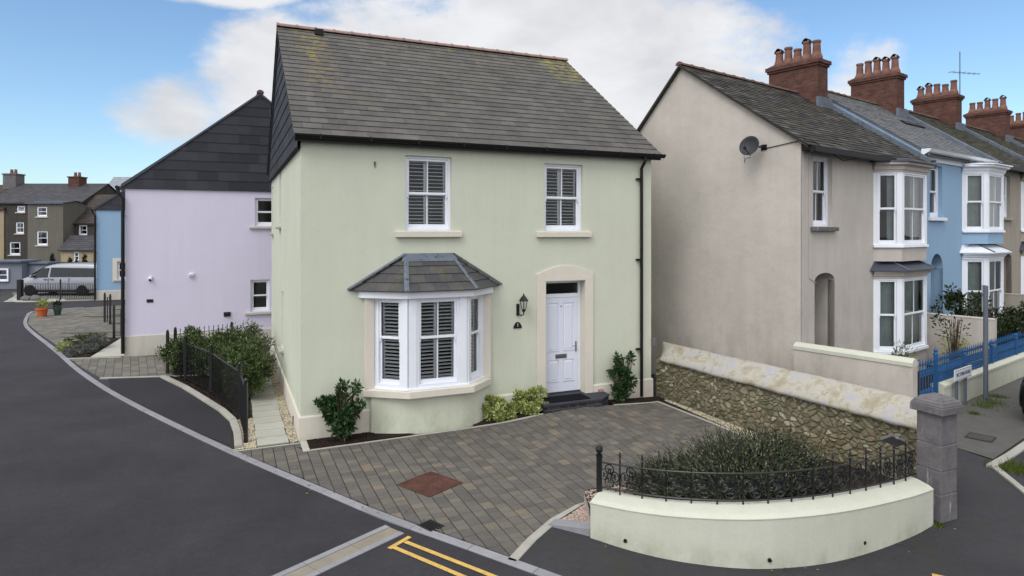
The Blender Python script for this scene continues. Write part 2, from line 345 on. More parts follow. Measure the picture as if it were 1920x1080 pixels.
# ---------------------------------------------------------------- generic builders
def wall(mb,T,u0,u1,z0,z1,ops=(),reveal=.12,top=None):
    """sheet wall with openings: T maps x right, y inwards, z up. ops=(u0,u1,z0,z1)"""
    old=mb.T; mb.T=old@T
    us=sorted({u0,u1}|{o[0] for o in ops}|{o[1] for o in ops}); zs=sorted({z0,z1}|{o[2] for o in ops}|{o[3] for o in ops})
    for a,b in zip(us,us[1:]):
        for c,d in zip(zs,zs[1:]):
            mu,mz=(a+b)/2,(c+d)/2
            if any(o[0]<mu<o[1] and o[2]<mz<o[3] for o in ops): continue
            mb.face([(a,0,c),(b,0,c),(b,0,d),(a,0,d)])
    for a,b,c,d in [o[:4] for o in ops]:
        r=reveal
        mb.face([(a,0,c),(a,0,d),(a,r,d),(a,r,c)]); mb.face([(b,0,c),(b,r,c),(b,r,d),(b,0,d)])
        mb.face([(a,0,d),(b,0,d),(b,r,d),(a,r,d)]); mb.face([(a,0,c),(a,r,c),(b,r,c),(b,0,c)])
    mb.T=old
def sash(parent,T,w,h,y=.1,bars=1,shut=None,curt=None,fw=.055,sill=None,split=.5,mat=None,name='window',open_=0,horn=True,label=None,darkback=False):
    """vertical sliding sash in an opening w x h; T at its lower left corner"""
    mb=MB(T); B=lambda a,b,c,d,e,f: mb.box(a,b,c,d,e,f)
    B(0,y-.02,0,fw,y+.07,h); B(w-fw,y-.02,0,w,y+.07,h); B(fw,y-.018,h-fw*.9,w-fw,y+.068,h); B(fw,y-.03,0,w-fw,y+.068,fw*.9)
    zm=h*split; st=.042
    x0,x1=fw,w-fw; zb,zt=fw*.9,h-fw*.9
    # upper (outer) sash
    yo=y; B(x0,yo,zm-.01,x0+st,yo+.03,zt); B(x1-st,yo,zm-.01,x1,yo+.03,zt); B(x0+st,yo+.001,zt-st,x1-st,yo+.029,zt); B(x0+st,yo-.002,zm-.022,x1-st,yo+.03,zm+.026)
    if horn:
        for xx in (x0,x1-st): mb.prism([(xx+.004,yo+.004),(xx+st-.004,yo+.004),(xx+st-.004,yo+.026),(xx+.004,yo+.026)],zm-.08,zm-.01)
    yi=y+.034; B(x0,yi,zb,x0+st,yi+.03,zm-.012); B(x1-st,yi,zb,x1,yi+.03,zm-.012); B(x0+st,yi+.001,zb,x1-st,yi+.029,zb+.075); B(x0+st,yi,zm-.034,x1-st,yi+.034,zm+.012)
    for k in range(bars):
        xc=x0+(x1-x0)*(k+1)/(bars+1); B(xc-.011,yo+.004,zm+.026,xc+.011,yo+.026,zt-st); B(xc-.011,yi+.004,zb+.075,xc+.011,yi+.026,zm-.034)
    o=mb.build(name,mat or M['upvc'],parent,bevel=.004)
    if label: o['label']=label
    g=MB(T); g.face([(x0+st,yo+.015,zm+.026),(x1-st,yo+.015,zm+.026),(x1-st,yo+.015,zt-st),(x0+st,yo+.015,zt-st)]); g.face([(x0+st,yi+.015,zb+.075),(x1-st,yi+.015,zb+.075),(x1-st,yi+.015,zm-.034),(x0+st,yi+.015,zm-.034)])
    g.build('pane',M['glass'],o)
    if shut:
        s=MB(T); ys=y+.11; n=shut; pw=(x1-x0-.02)/n; pst=.045
        for k in range(n):
            a=x0+.01+k*pw; b=a+pw-.004
            s.mi=0
            s.box(a,ys,zb,a+pst,ys+.03,zt); s.box(b-pst,ys,zb,b,ys+.03,zt)
            for c,d in ((zb,zb+.08),(zt-.06,zt),(zm-.04,zm+.03)): s.box(a+pst,ys+.001,c,b-pst,ys+.029,d)
            s.mi=1
            for c,d in ((zb+.08,zm-.04),(zm+.03,zt-.06)):
                nl=int((d-c)/.066); st2=(d-c)/nl
                for q in range(nl):
                    zc=c+(q+.5)*st2; dy,dz=.028,.006
                    tilt=.20+.05*math.sin(q*1.7+k); dz=.030*math.sin(tilt)
                    s.add([(a+pst,ys+.015-dy,zc-dz-.004),(b-pst,ys+.015-dy,zc-dz-.004),(b-pst,ys+.015+dy,zc+dz-.004),(a+pst,ys+.015+dy,zc+dz-.004),
                           (a+pst,ys+.015-dy,zc-dz+.004),(b-pst,ys+.015-dy,zc-dz+.004),(b-pst,ys+.015+dy,zc+dz+.004),(a+pst,ys+.015+dy,zc+dz+.004)],
                           [(0,3,2,1),(4,5,6,7),(0,1,5,4),(1,2,6,5),(2,3,7,6),(3,0,4,7)])
        s.build('shutter',[M['shut'],M['louvre']],o)
    if curt:
        for (a,b,c,d) in curt:
            s=MB(T); n=26; pts=[]
            for i in range(n+1):
                xx=x0+(a+(b-a)*i/n)*(x1-x0); yy=y+.16+.018*math.sin(i*1.9)+.008*math.sin(i*.9)
                pts+=[(xx,yy,zb+c*(zt-zb)),(xx,yy,zb+d*(zt-zb))]
            s.add(pts,[(2*i,2*i+2,2*i+3,2*i+1) for i in range(n)]); s.build('curtain',M['curtain'],o,smooth=True)
    if sill:
        s=MB(T); e,pr,th,mt=sill; s.add([(-e,-pr,-th),(w+e,-pr,-th),(w+e,y,-th),(-e,y,-th),(-e,-pr,-.015),(w+e,-pr,-.015),(w+e,y,.003),(-e,y,.003)],[(0,3,2,1),(4,5,6,7),(0,1,5,4),(1,2,6,5),(2,3,7,6),(3,0,4,7)])
        s.build('sill',mt,o,bevel=.008)
    return o
def clip(poly,a,b):
    """keep the part of poly left of the directed line a->b"""
    out=[]; n=len(poly)
    sd=lambda p:(b[0]-a[0])*(p[1]-a[1])-(b[1]-a[1])*(p[0]-a[0])
    for i in range(n):
        p,q=poly[i],poly[(i+1)%n]; sp,sq=sd(p),sd(q)
        if sp>=0: out.append(p)
        if (sp>=0)!=(sq>=0):
            t=sp/(sp-sq); out.append((p[0]+(q[0]-p[0])*t,p[1]+(q[1]-p[1])*t))
    return out
def area(p): return abs(sum(p[i][0]*p[(i+1)%len(p)][1]-p[(i+1)%len(p)][0]*p[i][1] for i in range(len(p))))/2
def tiles(mb,T,W_,L,course,tw,th=.012,gap=.003,region=None,jit=0.,rnd=None,x0=0):
    """overlapping courses on the plane x (along) , y (up the slope), z normal"""
    old=mb.T; mb.T=old@T; rnd=rnd or random.Random(3)
    nr=int(math.ceil(L/course))
    for r in range(nr):
        y0=r*course; y1=min(L,y0+course*1.04); off=(r%2)*tw*.5
        x=x0-off
        while x<x0+W_:
            w=tw*(1+rnd.uniform(-jit,jit)); a=max(x0,x+gap/2); b=min(x0+W_,x+w-gap/2); x+=w
            if b-a<.015: continue
            dy=rnd.uniform(-1,1)*jit*.03; lift=rnd.uniform(0,1)*jit*.02
            p=[(a,y0+dy),(b,y0+dy+rnd.uniform(-1,1)*jit*.012),(b,y1),(a,y1)]
            if region:
                for i in range(len(region)):
                    p=clip(p,region[i],region[(i+1)%len(region)])
                    if len(p)<3: break
                if len(p)<3 or area(p)<1e-4: continue
            n=len(p); hz=lambda q: th*(1-(q[1]-y0)/course)+.002+lift
            mb.add([(q[0],q[1],hz(q)) for q in p]+[(q[0],q[1],hz(q)-th) for q in p],[tuple(range(n))]+[(i,n+i,n+(i+1)%n,(i+1)%n) for i in range(n)])
    mb.T=old
def slope_T(x,y0,z0,y1,z1,flip=False):
    d=Vector((0,y1-y0,z1-z0)).normalized(); xa=Vector((1,0,0)); n=xa.cross(d)
    if flip: xa=-xa; n=xa.cross(d)
    m=Matrix.Identity(4)
    for i,v in enumerate((xa,d,n)): m[0][i],m[1][i],m[2][i]=v
    return Matrix.Translation((x,y0,z0))@m
def paving(mb,poly,ang,cw,lens,top=0.0,depth=.03,rnd=None,gap=.006,jz=.002,const=None):
    """blocks laid in columns of width cw running along ang, cut to poly (world plan)"""
    rnd=rnd or random.Random(5); c,s=math.cos(ang),math.sin(ang)
    loc=[(x*c+y*s,-x*s+y*c) for x,y in poly]
    u0,u1=min(p[0] for p in loc),max(p[0] for p in loc); v0,v1=min(p[1] for p in loc),max(p[1] for p in loc)
    u=math.floor(u0/cw)*cw
    k=0
    while u<u1:
        v=v0-rnd.uniform(0,lens[-1]); k+=1
        while v<v1:
            L=rnd.choice(lens); a,b,cc,d=u+gap*.7,u+cw-gap*.7,v+gap*.35,v+L-gap*.35; v+=L
            p=list(loc)
            for e,f in (((a,cc),(b,cc)),((b,cc),(b,d)),((b,d),(a,d)),((a,d),(a,cc))):
                p=clip(p,e,f)
                if len(p)<3: break
            if len(p)<3 or area(p)<.0008: continue
            q=[]
            for t in p:
                if not q or (abs(t[0]-q[-1][0])+abs(t[1]-q[-1][1]))>1e-4: q.append(t)
            p=q
            if len(p)<3: continue
            z=top+rnd.uniform(-jz,jz); n=len(p); cx=sum(t[0] for t in p)/n; cy=sum(t[1] for t in p)/n; sh=.965
            W2=lambda t,zz:(t[0]*c-t[1]*s,t[0]*s+t[1]*c,zz)
            ins=[(cx+(t[0]-cx)*sh,cy+(t[1]-cy)*sh) for t in p]
            if sum(p[i][0]*p[(i+1)%n][1]-p[(i+1)%n][0]*p[i][1] for i in range(n))<0: p=p[::-1]; ins=ins[::-1]
            mb.add([W2(t,z) for t in ins]+[W2(t,z-.004) for t in p]+[W2(t,z-depth) for t in p],
                   [tuple(range(n))]+[(i,n+i,n+(i+1)%n,(i+1)%n) for i in range(n)]+[(n+i,2*n+i,2*n+(i+1)%n,n+(i+1)%n) for i in range(n)])
        u+=cw
def sheet(name,poly,z,mat,kind='structure'):
    mb=MB(); mb.face([(x,y,z) for x,y in poly]); o=mb.build(name,mat); struct(o,kind); return o
def pip(x,y,poly):
    r=False; n=len(poly)
    for i in range(n):
        (x1,y1),(x2,y2)=poly[i],poly[(i+1)%n]
        if (y1>y)!=(y2>y) and x<(x2-x1)*(y-y1)/(y2-y1)+x1: r=not r
    return r
def scatter(name,poly,n,r0,r1,mat,z=0,seed=1):
    rnd=random.Random(seed); mb=MB(); xs=[p[0] for p in poly]; ys=[p[1] for p in poly]; k=0
    O=[(1,0,0),(-1,0,0),(0,1,0),(0,-1,0),(0,0,1),(0,0,-1)]; F=[(0,2,4),(2,1,4),(1,3,4),(3,0,4),(2,0,5),(1,2,5),(3,1,5),(0,3,5)]
    while k<n:
        x,y=rnd.uniform(min(xs),max(xs)),rnd.uniform(min(ys),max(ys))
        if not pip(x,y,poly): continue
        k+=1; r=rnd.uniform(r0,r1); a=rnd.uniform(0,6.3); c,s=math.cos(a),math.sin(a); sx,sy,sz=r*rnd.uniform(.7,1.3),r*rnd.uniform(.6,1.1),r*rnd.uniform(.4,.75)
        mb.add([(x+(p[0]*sx*c-p[1]*sy*s),y+(p[0]*sx*s+p[1]*sy*c),z+sz*.4+p[2]*sz+rnd.uniform(-.1,.1)*r) for p in O],F)
    return struct(mb.build(name,mat),'stuff')
def leaves(mb,rnd,c,rad,n,ls,shell=.55,up=.3,aspect=.45,fold=.25,flat=None):
    c=Vector(c)
    for i in range(n):
        while True:
            v=Vector((rnd.uniform(-1,1),rnd.uniform(-1,1),rnd.uniform(-1,1)))
            if 0.05<v.length<1: break
        v=v.normalized()*(shell+(1-shell)*rnd.random())*rnd.uniform(.85,1.08)
        p=c+Vector((v.x*rad[0],v.y*rad[1],v.z*rad[2]))
        if p.z<.01: continue
        d=(v.normalized()+Vector((rnd.uniform(-1,1),rnd.uniform(-1,1),rnd.uniform(-1,1)))*.8+Vector((0,0,up))).normalized()
        s=d.cross(Vector((rnd.uniform(-1,1),rnd.uniform(-1,1),rnd.uniform(-1,1)))).normalized(); nn=d.cross(s)
        L=ls*rnd.uniform(.6,1.25); w=L*aspect
        mb.add([p,p+d*L*.5+s*w*.5+nn*w*fold,p+d*L,p+d*L*.5-s*w*.5+nn*w*fold],[(0,1,2),(0,2,3)])
def shrub(name,label,cat,loc,blobs,mat,ls,seed=1,group=None,stems=6,aspect=.45,up=.3,height=None,shell=.5,clumps=0,lean=.0):
    rnd=random.Random(seed); t=thing(name,label,cat,loc,0,group); mb=MB()
    sm=MB()
    for (c,r,n) in blobs:
        if clumps:
            for k in range(clumps):
                v=Vector((rnd.gauss(0,1),rnd.gauss(0,1),rnd.gauss(0,1))).normalized()*rnd.uniform(.45,1.0)
                cc=(c[0]+v.x*r[0],c[1]+v.y*r[1],max(.05,c[2]+v.z*r[2])); q=rnd.uniform(.2,.42)
                leaves(mb,rnd,cc,(r[0]*q,r[1]*q,r[2]*q),int(n/clumps),ls,.2,up,aspect)
                if k%2==0: sm.tube([(rnd.uniform(-.05,.05),rnd.uniform(-.05,.05),0),(cc[0]*.5,cc[1]*.5,cc[2]*.5),cc],[.014,.009,.004],5)
        else:
            leaves(mb,rnd,c,r,n,ls,shell,up,aspect)
    top=max(b[0][2] for b in blobs)
    for i in range(stems):
        a=rnd.uniform(0,6.3); q=rnd.uniform(.05,.5)*max(b[1][0] for b in blobs)
        sm.tube([(math.cos(a)*.04,math.sin(a)*.04,0),(math.cos(a)*q*.5,math.sin(a)*q*.5,top*.5),(math.cos(a)*q,math.sin(a)*q,top)],[.016,.011,.005],6)
    mb.build('foliage',mat,t); sm.build('stem',M['wood'],t); return t
def railing(name,label,group,pts,h,post_h,bar_r=.008,step=.11,mat=None,z=0,posts=None,spear=False,cat='railing'):
    """straight runs between plan points; posts at every point, one panel mesh per run"""
    mat=mat or M['black']; x0,y0=pts[0]; t=thing(name,label,cat,(x0,y0,z),0,group)
    for i,(x,y) in enumerate(pts):
        mb=MB(); X,Y=x-x0,y-y0; mb.box(X-.03,Y-.03,0,X+.03,Y+.03,post_h)
        mb.lathe([(.02,0),(.034,.012),(.036,.04),(.02,.07),(.004,.08)],(X,Y,post_h),10); mb.build('post',mat,t)
    for (a,b) in zip(pts,pts[1:]):
        mb=MB(); A=Vector((a[0]-x0,a[1]-y0,0)); B=Vector((b[0]-x0,b[1]-y0,0)); L=(B-A).length; d=(B-A)/L; ang=math.atan2(d.y,d.x)
        mb.T=Tr(A.x,A.y,0,ang)
        for zz in (.08,h-.06): mb.box(.03,-.016,zz,L-.03,.016,zz+.014)
        n=max(2,int(L/step))
        for k in range(1,n): 
            xx=L*k/n; mb.tube([(xx,0,.09 if True else 0),(xx,0,h+(.03 if spear else -.05))],bar_r,6)
            if spear: mb.lathe([(.004,0),(.016,.02),(.004,.07)],(xx,0,h+.03),6)
        mb.build('railing_panel',mat,t)
    return t
def text_part(name,s,size,mat,parent,T,extr=.002,align='CENTER'):
    cu=bpy.data.curves.new(name,'FONT'); cu.body=s; cu.size=size; cu.extrude=extr; cu.align_x=align; cu.align_y='CENTER'
    tmp=bpy.data.objects.new(name+'_tmp',cu); SC.collection.objects.link(tmp)
    dg=bpy.context.evaluated_depsgraph_get(); me=bpy.data.meshes.new_from_object(tmp.evaluated_get(dg)); SC.collection.objects.unlink(tmp); bpy.data.objects.remove(tmp)
    me.transform(T@Matrix.Rotation(R(90),4,'X')); me.materials.clear(); me.materials.append(mat)
    o=bpy.data.objects.new(name,me); SC.collection.objects.link(o); o.parent=parent; return o
def ridge_tiles(mb,x0,x1,y,z,n,r=.11):
    L=(x1-x0)/n
    for i in range(n):
        a=x0+i*L; b=a+L; pts=[]; k=7
        for xx,rr in ((a,r),(a+.05,r),(a+.051,r*.86),(b+.01,r*.86)):
            for j in range(k+1):
                t=math.pi*j/k; pts.append((xx,y-math.cos(t)*rr*1.15,z+math.sin(t)*rr-.04))
        mb.add(pts,[(q*(k+1)+j,q*(k+1)+j+1,(q+1)*(k+1)+j+1,(q+1)*(k+1)+j) for q in range(3) for j in range(k)]+[tuple(range(k+1)),tuple(3*(k+1)+j for j in range(k,-1,-1))])
# ================================================================ THE SETTING
A=R(23.7); GX,GY=-3.79,11.57
def gw(u,d): return (GX+u*math.cos(A)-d*math.sin(A), GY+u*math.sin(A)+d*math.cos(A))
TA=R(37.3); TX,TY=6.16,13.75
def tw(u,d): return (TX+u*math.cos(TA)-d*math.sin(TA), TY+u*math.sin(TA)+d*math.cos(TA))
mb=MB(); gx=[-600,-200,-90,-50]+[-40+4*i for i in range(21)]+[50,90,200,600]; gy=[-300,-60,-20]+[-8+4*i for i in range(20)]+[80,110,200,500,900]
gv=[(x,y,-.014) for y in gy for x in gx]; mb.add(gv,[(j*len(gx)+i,j*len(gx)+i+1,(j+1)*len(gx)+i+1,(j+1)*len(gx)+i) for j in range(len(gy)-1) for i in range(len(gx)-1)]); struct(mb.build('ground',M['asph3']))
KO=[(-22.1,29.4),(-19.83,26.08),(-17.36,23.39),(-15.55,21.5),(-13.59,19.39),(-12.08,17.72),(-10.72,16.32),(-9.47,15.07),(-7.86,13.59),(-6.4,12.3),(-4.85,10.96),(-3.62,9.95),(-2.66,9.19),(-1.72,8.42),(-.63,7.68),(.27,7.05),(1.6,6.1),(3.2,4.9)]
sheet('road',[(3.2,4.9),(1.6,6.1),(.27,7.05),(-.63,7.68),(-1.72,8.42),(-2.66,9.19),(-4.85,10.96),(-7.86,13.59),(-10.72,16.32),(-13.59,19.39),(-17.36,23.39),(-22.1,29.4),(-23.3,30.9),(-20.37,32.75),(-8,39),(-8,44),(-22.6,35.1),(-27,33.9),(-34,43),(-50,70),(-90,70),(-60,20),(-30,2),(0,0),(4,0)],-.006,M['asph'])
# flush kerb, cut in lengths of about 0.9 m
def resample(P,step):
    out=[P[0]]; acc=0
    for a,b in zip(P,P[1:]):
        L=math.dist(a,b); t=step-acc
        while t<L: out.append((a[0]+(b[0]-a[0])*t/L,a[1]+(b[1]-a[1])*t/L)); t+=step
        acc=(acc+L)%step
    out.append(P[-1]); return out
def smooth(P,it=2):
    for _ in range(it):
        Q=[P[0]]
        for a,b in zip(P,P[1:]): Q+= [(a[0]*.75+b[0]*.25,a[1]*.75+b[1]*.25),(a[0]*.25+b[0]*.75,a[1]*.25+b[1]*.75)]
        P=Q+[P[-1]]
    return P
def kerb(name,P,w,mat,top=.008,step=.92,side=1,bottom=-.08,sm=2):
    P=resample(smooth(P,sm) if sm else P,step); mb=MB()
    for a,b in zip(P,P[1:]):
        d=Vector((b[0]-a[0],b[1]-a[1])); L=d.length
        if L<.05: continue
        d/=L; q=.004; a2=(a[0]+d.x*q,a[1]+d.y*q); b2=(b[0]-d.x*q,b[1]-d.y*q)
        mb.sweep([a2,b2],[(0,bottom),(0,top-.006),(side*.008,top),(side*(w-.008),top),(side*w,top-.006),(side*w,bottom)])
    return struct(mb.build(name,mat))
kerb('kerb',KO[::-1],.13,M['kerb'],.012,side=1)
# stone drainage channel running out across the road
mb=MB(); ch=[(-1.47,8.12),(-2.10,7.35),(-3.2,6.0),(-5.0,3.8)]
for o0,o1,z in ((-.17,-.085,.004),(-.08,.10,-.001),(.105,.19,.004)):
    Q=resample(ch,.6)
    for a,b in zip(Q,Q[1:]):
        d=Vector((b[0]-a[0],b[1]-a[1])); L=d.length
        if L<.05: continue
        d/=L; b=(b[0]-d.x*.006,b[1]-d.y*.006); mb.mi=1 if o0==-.08 else 0
        mb.sweep([a,b],[(o0,-.05),(o0,z),(o1,z),(o1,-.05)])
struct(mb.build('drainage_channel',[M['kerb'],M['chan']]))
# double yellow lines with their end bar
mb=MB()
def strip(a,b,w,z=.002):
    d=Vector((b[0]-a[0],b[1]-a[1])).normalized(); n=Vector((d.y,-d.x))*w/2
    mb.face([(a[0]+n.x,a[1]+n.y,z),(b[0]+n.x,b[1]+n.y,z),(b[0]-n.x,b[1]-n.y,z),(a[0]-n.x,a[1]-n.y,z)])
strip((-1.455,7.63),(-1.255,7.93),.062); strip((-1.40,7.66),(-.42,6.93),.062,.0025); strip((-.42,6.93),(1.1,5.8),.062); strip((-1.29,7.80),(-.30,7.09),.062,.0025); strip((-.30,7.09),(1.2,6.0),.062)
struct(mb.build('yellow_line',M['yellow']))
mb=MB(); strip((4.55,6.98),(4.95,6.76),.22); struct(mb.build('yellow_line',M['yellow']))
# block paved drive
drive=[(-4.70,11.02),(-3.55,10.11),(-2.58,9.32),(-1.62,8.56),(-.56,7.82),(-.02,7.44),(.22,7.85),(.52,8.35),(.85,8.75),(1.25,9.05),(2.2,9.5),(3.4,9.85),(4.75,10.35),(4.66,10.6),(4.46,11.1),(3.98,12.36),(3.27,14.24),gw(7.45,-.42),gw(.12,-.62),gw(-.02,-.62),gw(-.02,-.12)]
sheet('drive_bedding',drive,-.004,M['joint'])
# the manhole and gully are let into the blocks
mh=[(-1.62,9.57),(-1.21,10.06),(-.79,9.57),(-1.24,9.07)]
gl=[(-1.17,8.22),(-1.05,8.35),(-.90,8.19),(-1.02,8.06)]
mb=MB(); paving(mb,drive,A,.175,[.12,.15,.15,.18,.21],.006,gap=.009)
ov=bpy.data.objects
o=mb.build('block_paving',M['blocks']); struct(o)
def cover(name,quad,label,cat,mat,z,frame,slots=0):
    cx=sum(p[0] for p in quad)/4; cy=sum(p[1] for p in quad)/4
    a=Vector((quad[1][0]-quad[0][0],quad[1][1]-quad[0][1])); ang=math.atan2(a.y,a.x); w=a.length/2; h=math.dist(quad[1],quad[2])/2
    t=thing(name,label,cat,(cx,cy,0),ang); mb=MB(); f=.025
    for q in ((-w-f,-h-f,w+f,-h),(-w-f,h,w+f,h+f),(-w-f,-h,-w,h),(w,-h,w+f,h)): mb.box(q[0],q[1],-.02,q[2],q[3],z+.003)
    mb.build('frame',frame,t); mb=MB(); mb.box(-w+.003,-h+.003,-.02,w-.003,h-.003,z)
    rnd=random.Random(2)
    if not slots:
        for xx in (-.8,.8):
            for yy in (-.85,.85): mb.box(xx*w-.02,yy*h-.01,z,xx*w+.02,yy*h+.01,z+.004)
        n=int(2*w/.05)
        for i in range(1,n):
            for j in range(1,int(2*h/.05)): 
                if (i+j)%2: mb.box(-w+i*.05-.014,-h+j*.05-.005,z,-w+i*.05+.014,-h+j*.05+.005,z+.0015)
    else:
        for i in range(slots):
            y=-h+(i+.5)*2*h/slots; mb.box(-w*.85,y-.006,z,w*.85,y+.006,z+.006)
    mb.build('cover',mat,t); return t
cover('manhole_cover',mh,'rusty red iron inspection cover set in the block paved drive','manhole cover',M['rust'],.013,M['rust'])
cover('drain_gully',gl,'small black drain grate beside the flush kerb','drain',M['black'],.012,M['black'],6)
cover('manhole_cover',[(-13.6,14.6),(-13.0,15.1),(-12.6,14.6),(-13.2,14.1)],'worn reddish iron cover in the left road','manhole cover',M['rust'],.004,M['kerb'])
cover('manhole_cover',[(8.25,11.72),(8.5,11.95),(8.75,11.7),(8.5,11.47)],'small dark iron cover in the concrete pavement','manhole cover',m_plain('grey_cover','#454543',.8,.2),.022,m_plain('grey_frame','#3b3b3a',.8,.2))
# edging of the drive
kerb('edging',[(-.06,7.36),(.14,7.80),(.40,8.28),(.72,8.72),(1.12,9.05),(2.1,9.5),(3.3,9.84),(4.9,10.4)],.12,M['kerb2'],.012,.6,side=1)
kerb('edging',[gw(-.02,-.06),gw(-.02,-.66)],.12,M['slab'],.014,.9,side=-1,sm=0)
kerb('edging',[gw(.10,-.598),gw(2.4,-.535),gw(4.6,-.476)],.05,M['kerb2'],.016,.9,side=1,sm=0)
kerb('edging',[gw(6.3,-.42),gw(7.4,-.40)],.05,M['kerb2'],.016,.9,side=1,sm=0)
kerb('edging',[gw(7.42,-.38),(4.0,12.36),(4.48,11.1),(4.7,10.5)],.07,M['kerb2'],.014,.9,side=-1,sm=0)
# planting beds
sheet('soil_bed',[gw(.08,-.6),gw(.6,-.58),gw(1.4,-.5),gw(2.0,-.48),gw(1.3,-.04),gw(.08,-.04)],.012,M['soil'])
sheet('soil_bed',[gw(3.1,-.5),gw(4.7,-.44),gw(4.7,-.03),gw(3.3,-.03)],.012,M['soil'])
sheet('soil_bed',[gw(6.3,-.4),gw(7.6,-.36),gw(7.9,-.1),gw(7.6,-.03),gw(6.3,-.03)],.012,M['soil'])
scatter('soil_crumbs',[gw(.1,-.58),gw(.6,-.57),gw(1.3,-.5),gw(1.3,-.08),gw(.1,-.08)],900,.008,.024,M['soil'],.015,5)
scatter('soil_crumbs',[gw(6.3,-.38),gw(7.5,-.36),gw(7.5,-.08),gw(6.3,-.08)],500,.008,.024,M['soil'],.015,6)
# gravel strips
g1=[(3.36,14.3),(4.04,12.98),(4.61,11.97),(5.25,10.75),(5.7,9.9),(5.35,9.9),(5.0,11.0),(4.72,11.6),(4.30,12.75),(3.62,14.4)]
sheet('gravel_base',[(3.30,14.34),(4.05,12.36),(4.5,11.1),(4.7,10.4),(5.5,9.2),(5.95,9.1),(4.95,11.4),(3.6,14.5)],.002,M['joint'])
scatter('gravel',[(3.38,14.3),(4.1,12.36),(4.58,11.1),(4.8,10.4),(5.5,9.5),(5.4,10.0),(4.92,11.2),(4.40,12.4),(3.55,14.3)],5200,.010,.022,M['gravel'],.006,7)
gs=[gw(-.19,-.08),gw(-.04,-.08),gw(-.04,8.4),gw(-.24,8.4)]
sheet('gravel_base',[gw(-1.15,-.08),gw(-.03,-.08),gw(-.03,9.5),gw(-1.15,9.5)],.001,M['joint'])
scatter('gravel',gs,4200,.012,.026,M['gravel'],.006,8)
scatter('gravel',[gw(-1.12,-.08),gw(-.74,-.08),gw(-.74,1.8),gw(-1.15,1.8),(-4.95,11.75),(-4.66,11.15)],3200,.012,.026,M['gravel'],.006,9)
# slab path beside the house
t=MB(); 
for i in range(20):
    y0=-.05+i*.46; t.T=Tr(*gw(-.73+random.Random(i).uniform(-.01,.01),y0),0,A); t.box(0,0,-.03,.52,.432,.022+random.Random(i+9).uniform(0,.006))
struct(t.build('slab_path',M['slab'],bevel=.006))
kerb('edging',[gw(-1.1,-.13),gw(-.03,-.13)],.05,M['kerb2'],.016,.9,side=1,sm=0)
kerb('edging',[(-4.72,11.08),gw(-1.05,-.1)],.05,M['kerb2'],.016,.9,side=1,sm=0)
# second (tarmac) drive with pale edging
sheet('tarmac_drive',[(-10.3,16.45),(-9.0,16.62),(-7.72,15.40),(-5.60,13.08),(-4.95,11.9),(-4.66,11.1),(-6.3,12.38),(-7.8,13.72),(-9.5,15.3)],-.002,M['asph2'])
kerb('edging',[(-4.78,11.12),(-5.05,11.75),(-5.72,13.0),(-7.79,15.33),(-9.05,16.58)],.13,M['kerb2'],.05,.9,side=1,sm=0)
kerb('edging',[(-10.5,16.42),(-9.05,16.62),(-8.1,16.75)],.09,M['kerb2'],.02,.9,side=-1,sm=0)
bed=[(-5.20,12.0),(-5.62,12.9),(-5.78,13.1),(-7.72,15.36),(-8.95,16.7),(-8.3,17.3),gw(-.78,6.5),gw(-.78,1.75)]
sheet('soil_bed',bed,.004,M['soil']); scatter('soil_crumbs',bed,1500,.012,.035,M['soil'],.01,11)
# paved strip before the lavender house and the shared paved court
strip_=[(-10.52,16.52),(-8.95,16.78),(-8.3,17.25),(-7.0,17.9),(-6.6,19.0),(-7.72,20.53),(-11.62,19.30),(-12.95,18.95),(-11.9,17.85)]
sheet('court_bedding',strip_,-.003,M['joint']); mb=MB(); paving(mb,strip_,A+.12,.2,[.14,.2,.25],.004); struct(mb.build('block_paving',M['blocks2']))
court=[(-14.2,20.45),(-15.6,21.9),(-17.3,23.65),(-19.65,26.2),(-21.9,29.3),(-22.3,30.6),(-20.37,32.5),(-9,38),(-9,32),(-13.7,22.8),(-14.5,22.9),(-15.0,22.0)]
sheet('court_bedding',court,-.004,M['joint']); mb=MB(); paving(mb,court,A-.2,.25,[.25,.35],.0,gap=.008); struct(mb.build('block_paving',M['blocks2']))
sheet('slab_path',[(-12.55,19.2),(-11.62,19.36),(-13.1,23.0),(-13.75,22.75)],.012,M['slab'])
lb=[(-13.0,19.05),(-12.62,19.18),(-13.75,22.55),(-14.4,22.85),(-15.0,22.0),(-14.2,20.45),(-13.5,19.75)]
sheet('soil_bed',lb,.008,M['soil'])
kerb('edging',[(-13.1,18.95),(-11.65,19.2)],.07,M['kerb2'],.02,.9,side=-1,sm=0)
kerb('kerb',[(-22.1,29.4),(-22.6,30.2),(-22.3,30.9),(-21.2,31.9)],.14,M['kerb'],.012,.9,side=1)
# oil marks on the court
mb=MB(); rnd=random.Random(4)
for (x,y,w,h) in ((-15.9,26.3,.55,.14),(-18.0,28.4,.9,.2),(-17.2,28.9,.8,.2),(-16.2,28.8,.9,.2),(-17.2,29.3,.9,.2),(-15.4,22.9,.6,.12),(-15.9,23.8,.7,.13),(-14.9,24.0,.5,.1)):
    mb.face([(x+w*math.cos(a)*rnd.uniform(.8,1.2),y+h*math.sin(a)*rnd.uniform(.8,1.2),.0085) for a in [i*.45 for i in range(14)]])
struct(mb.build('oil_stain',m_plain('oil_mark','#46443f',.8,.2)))
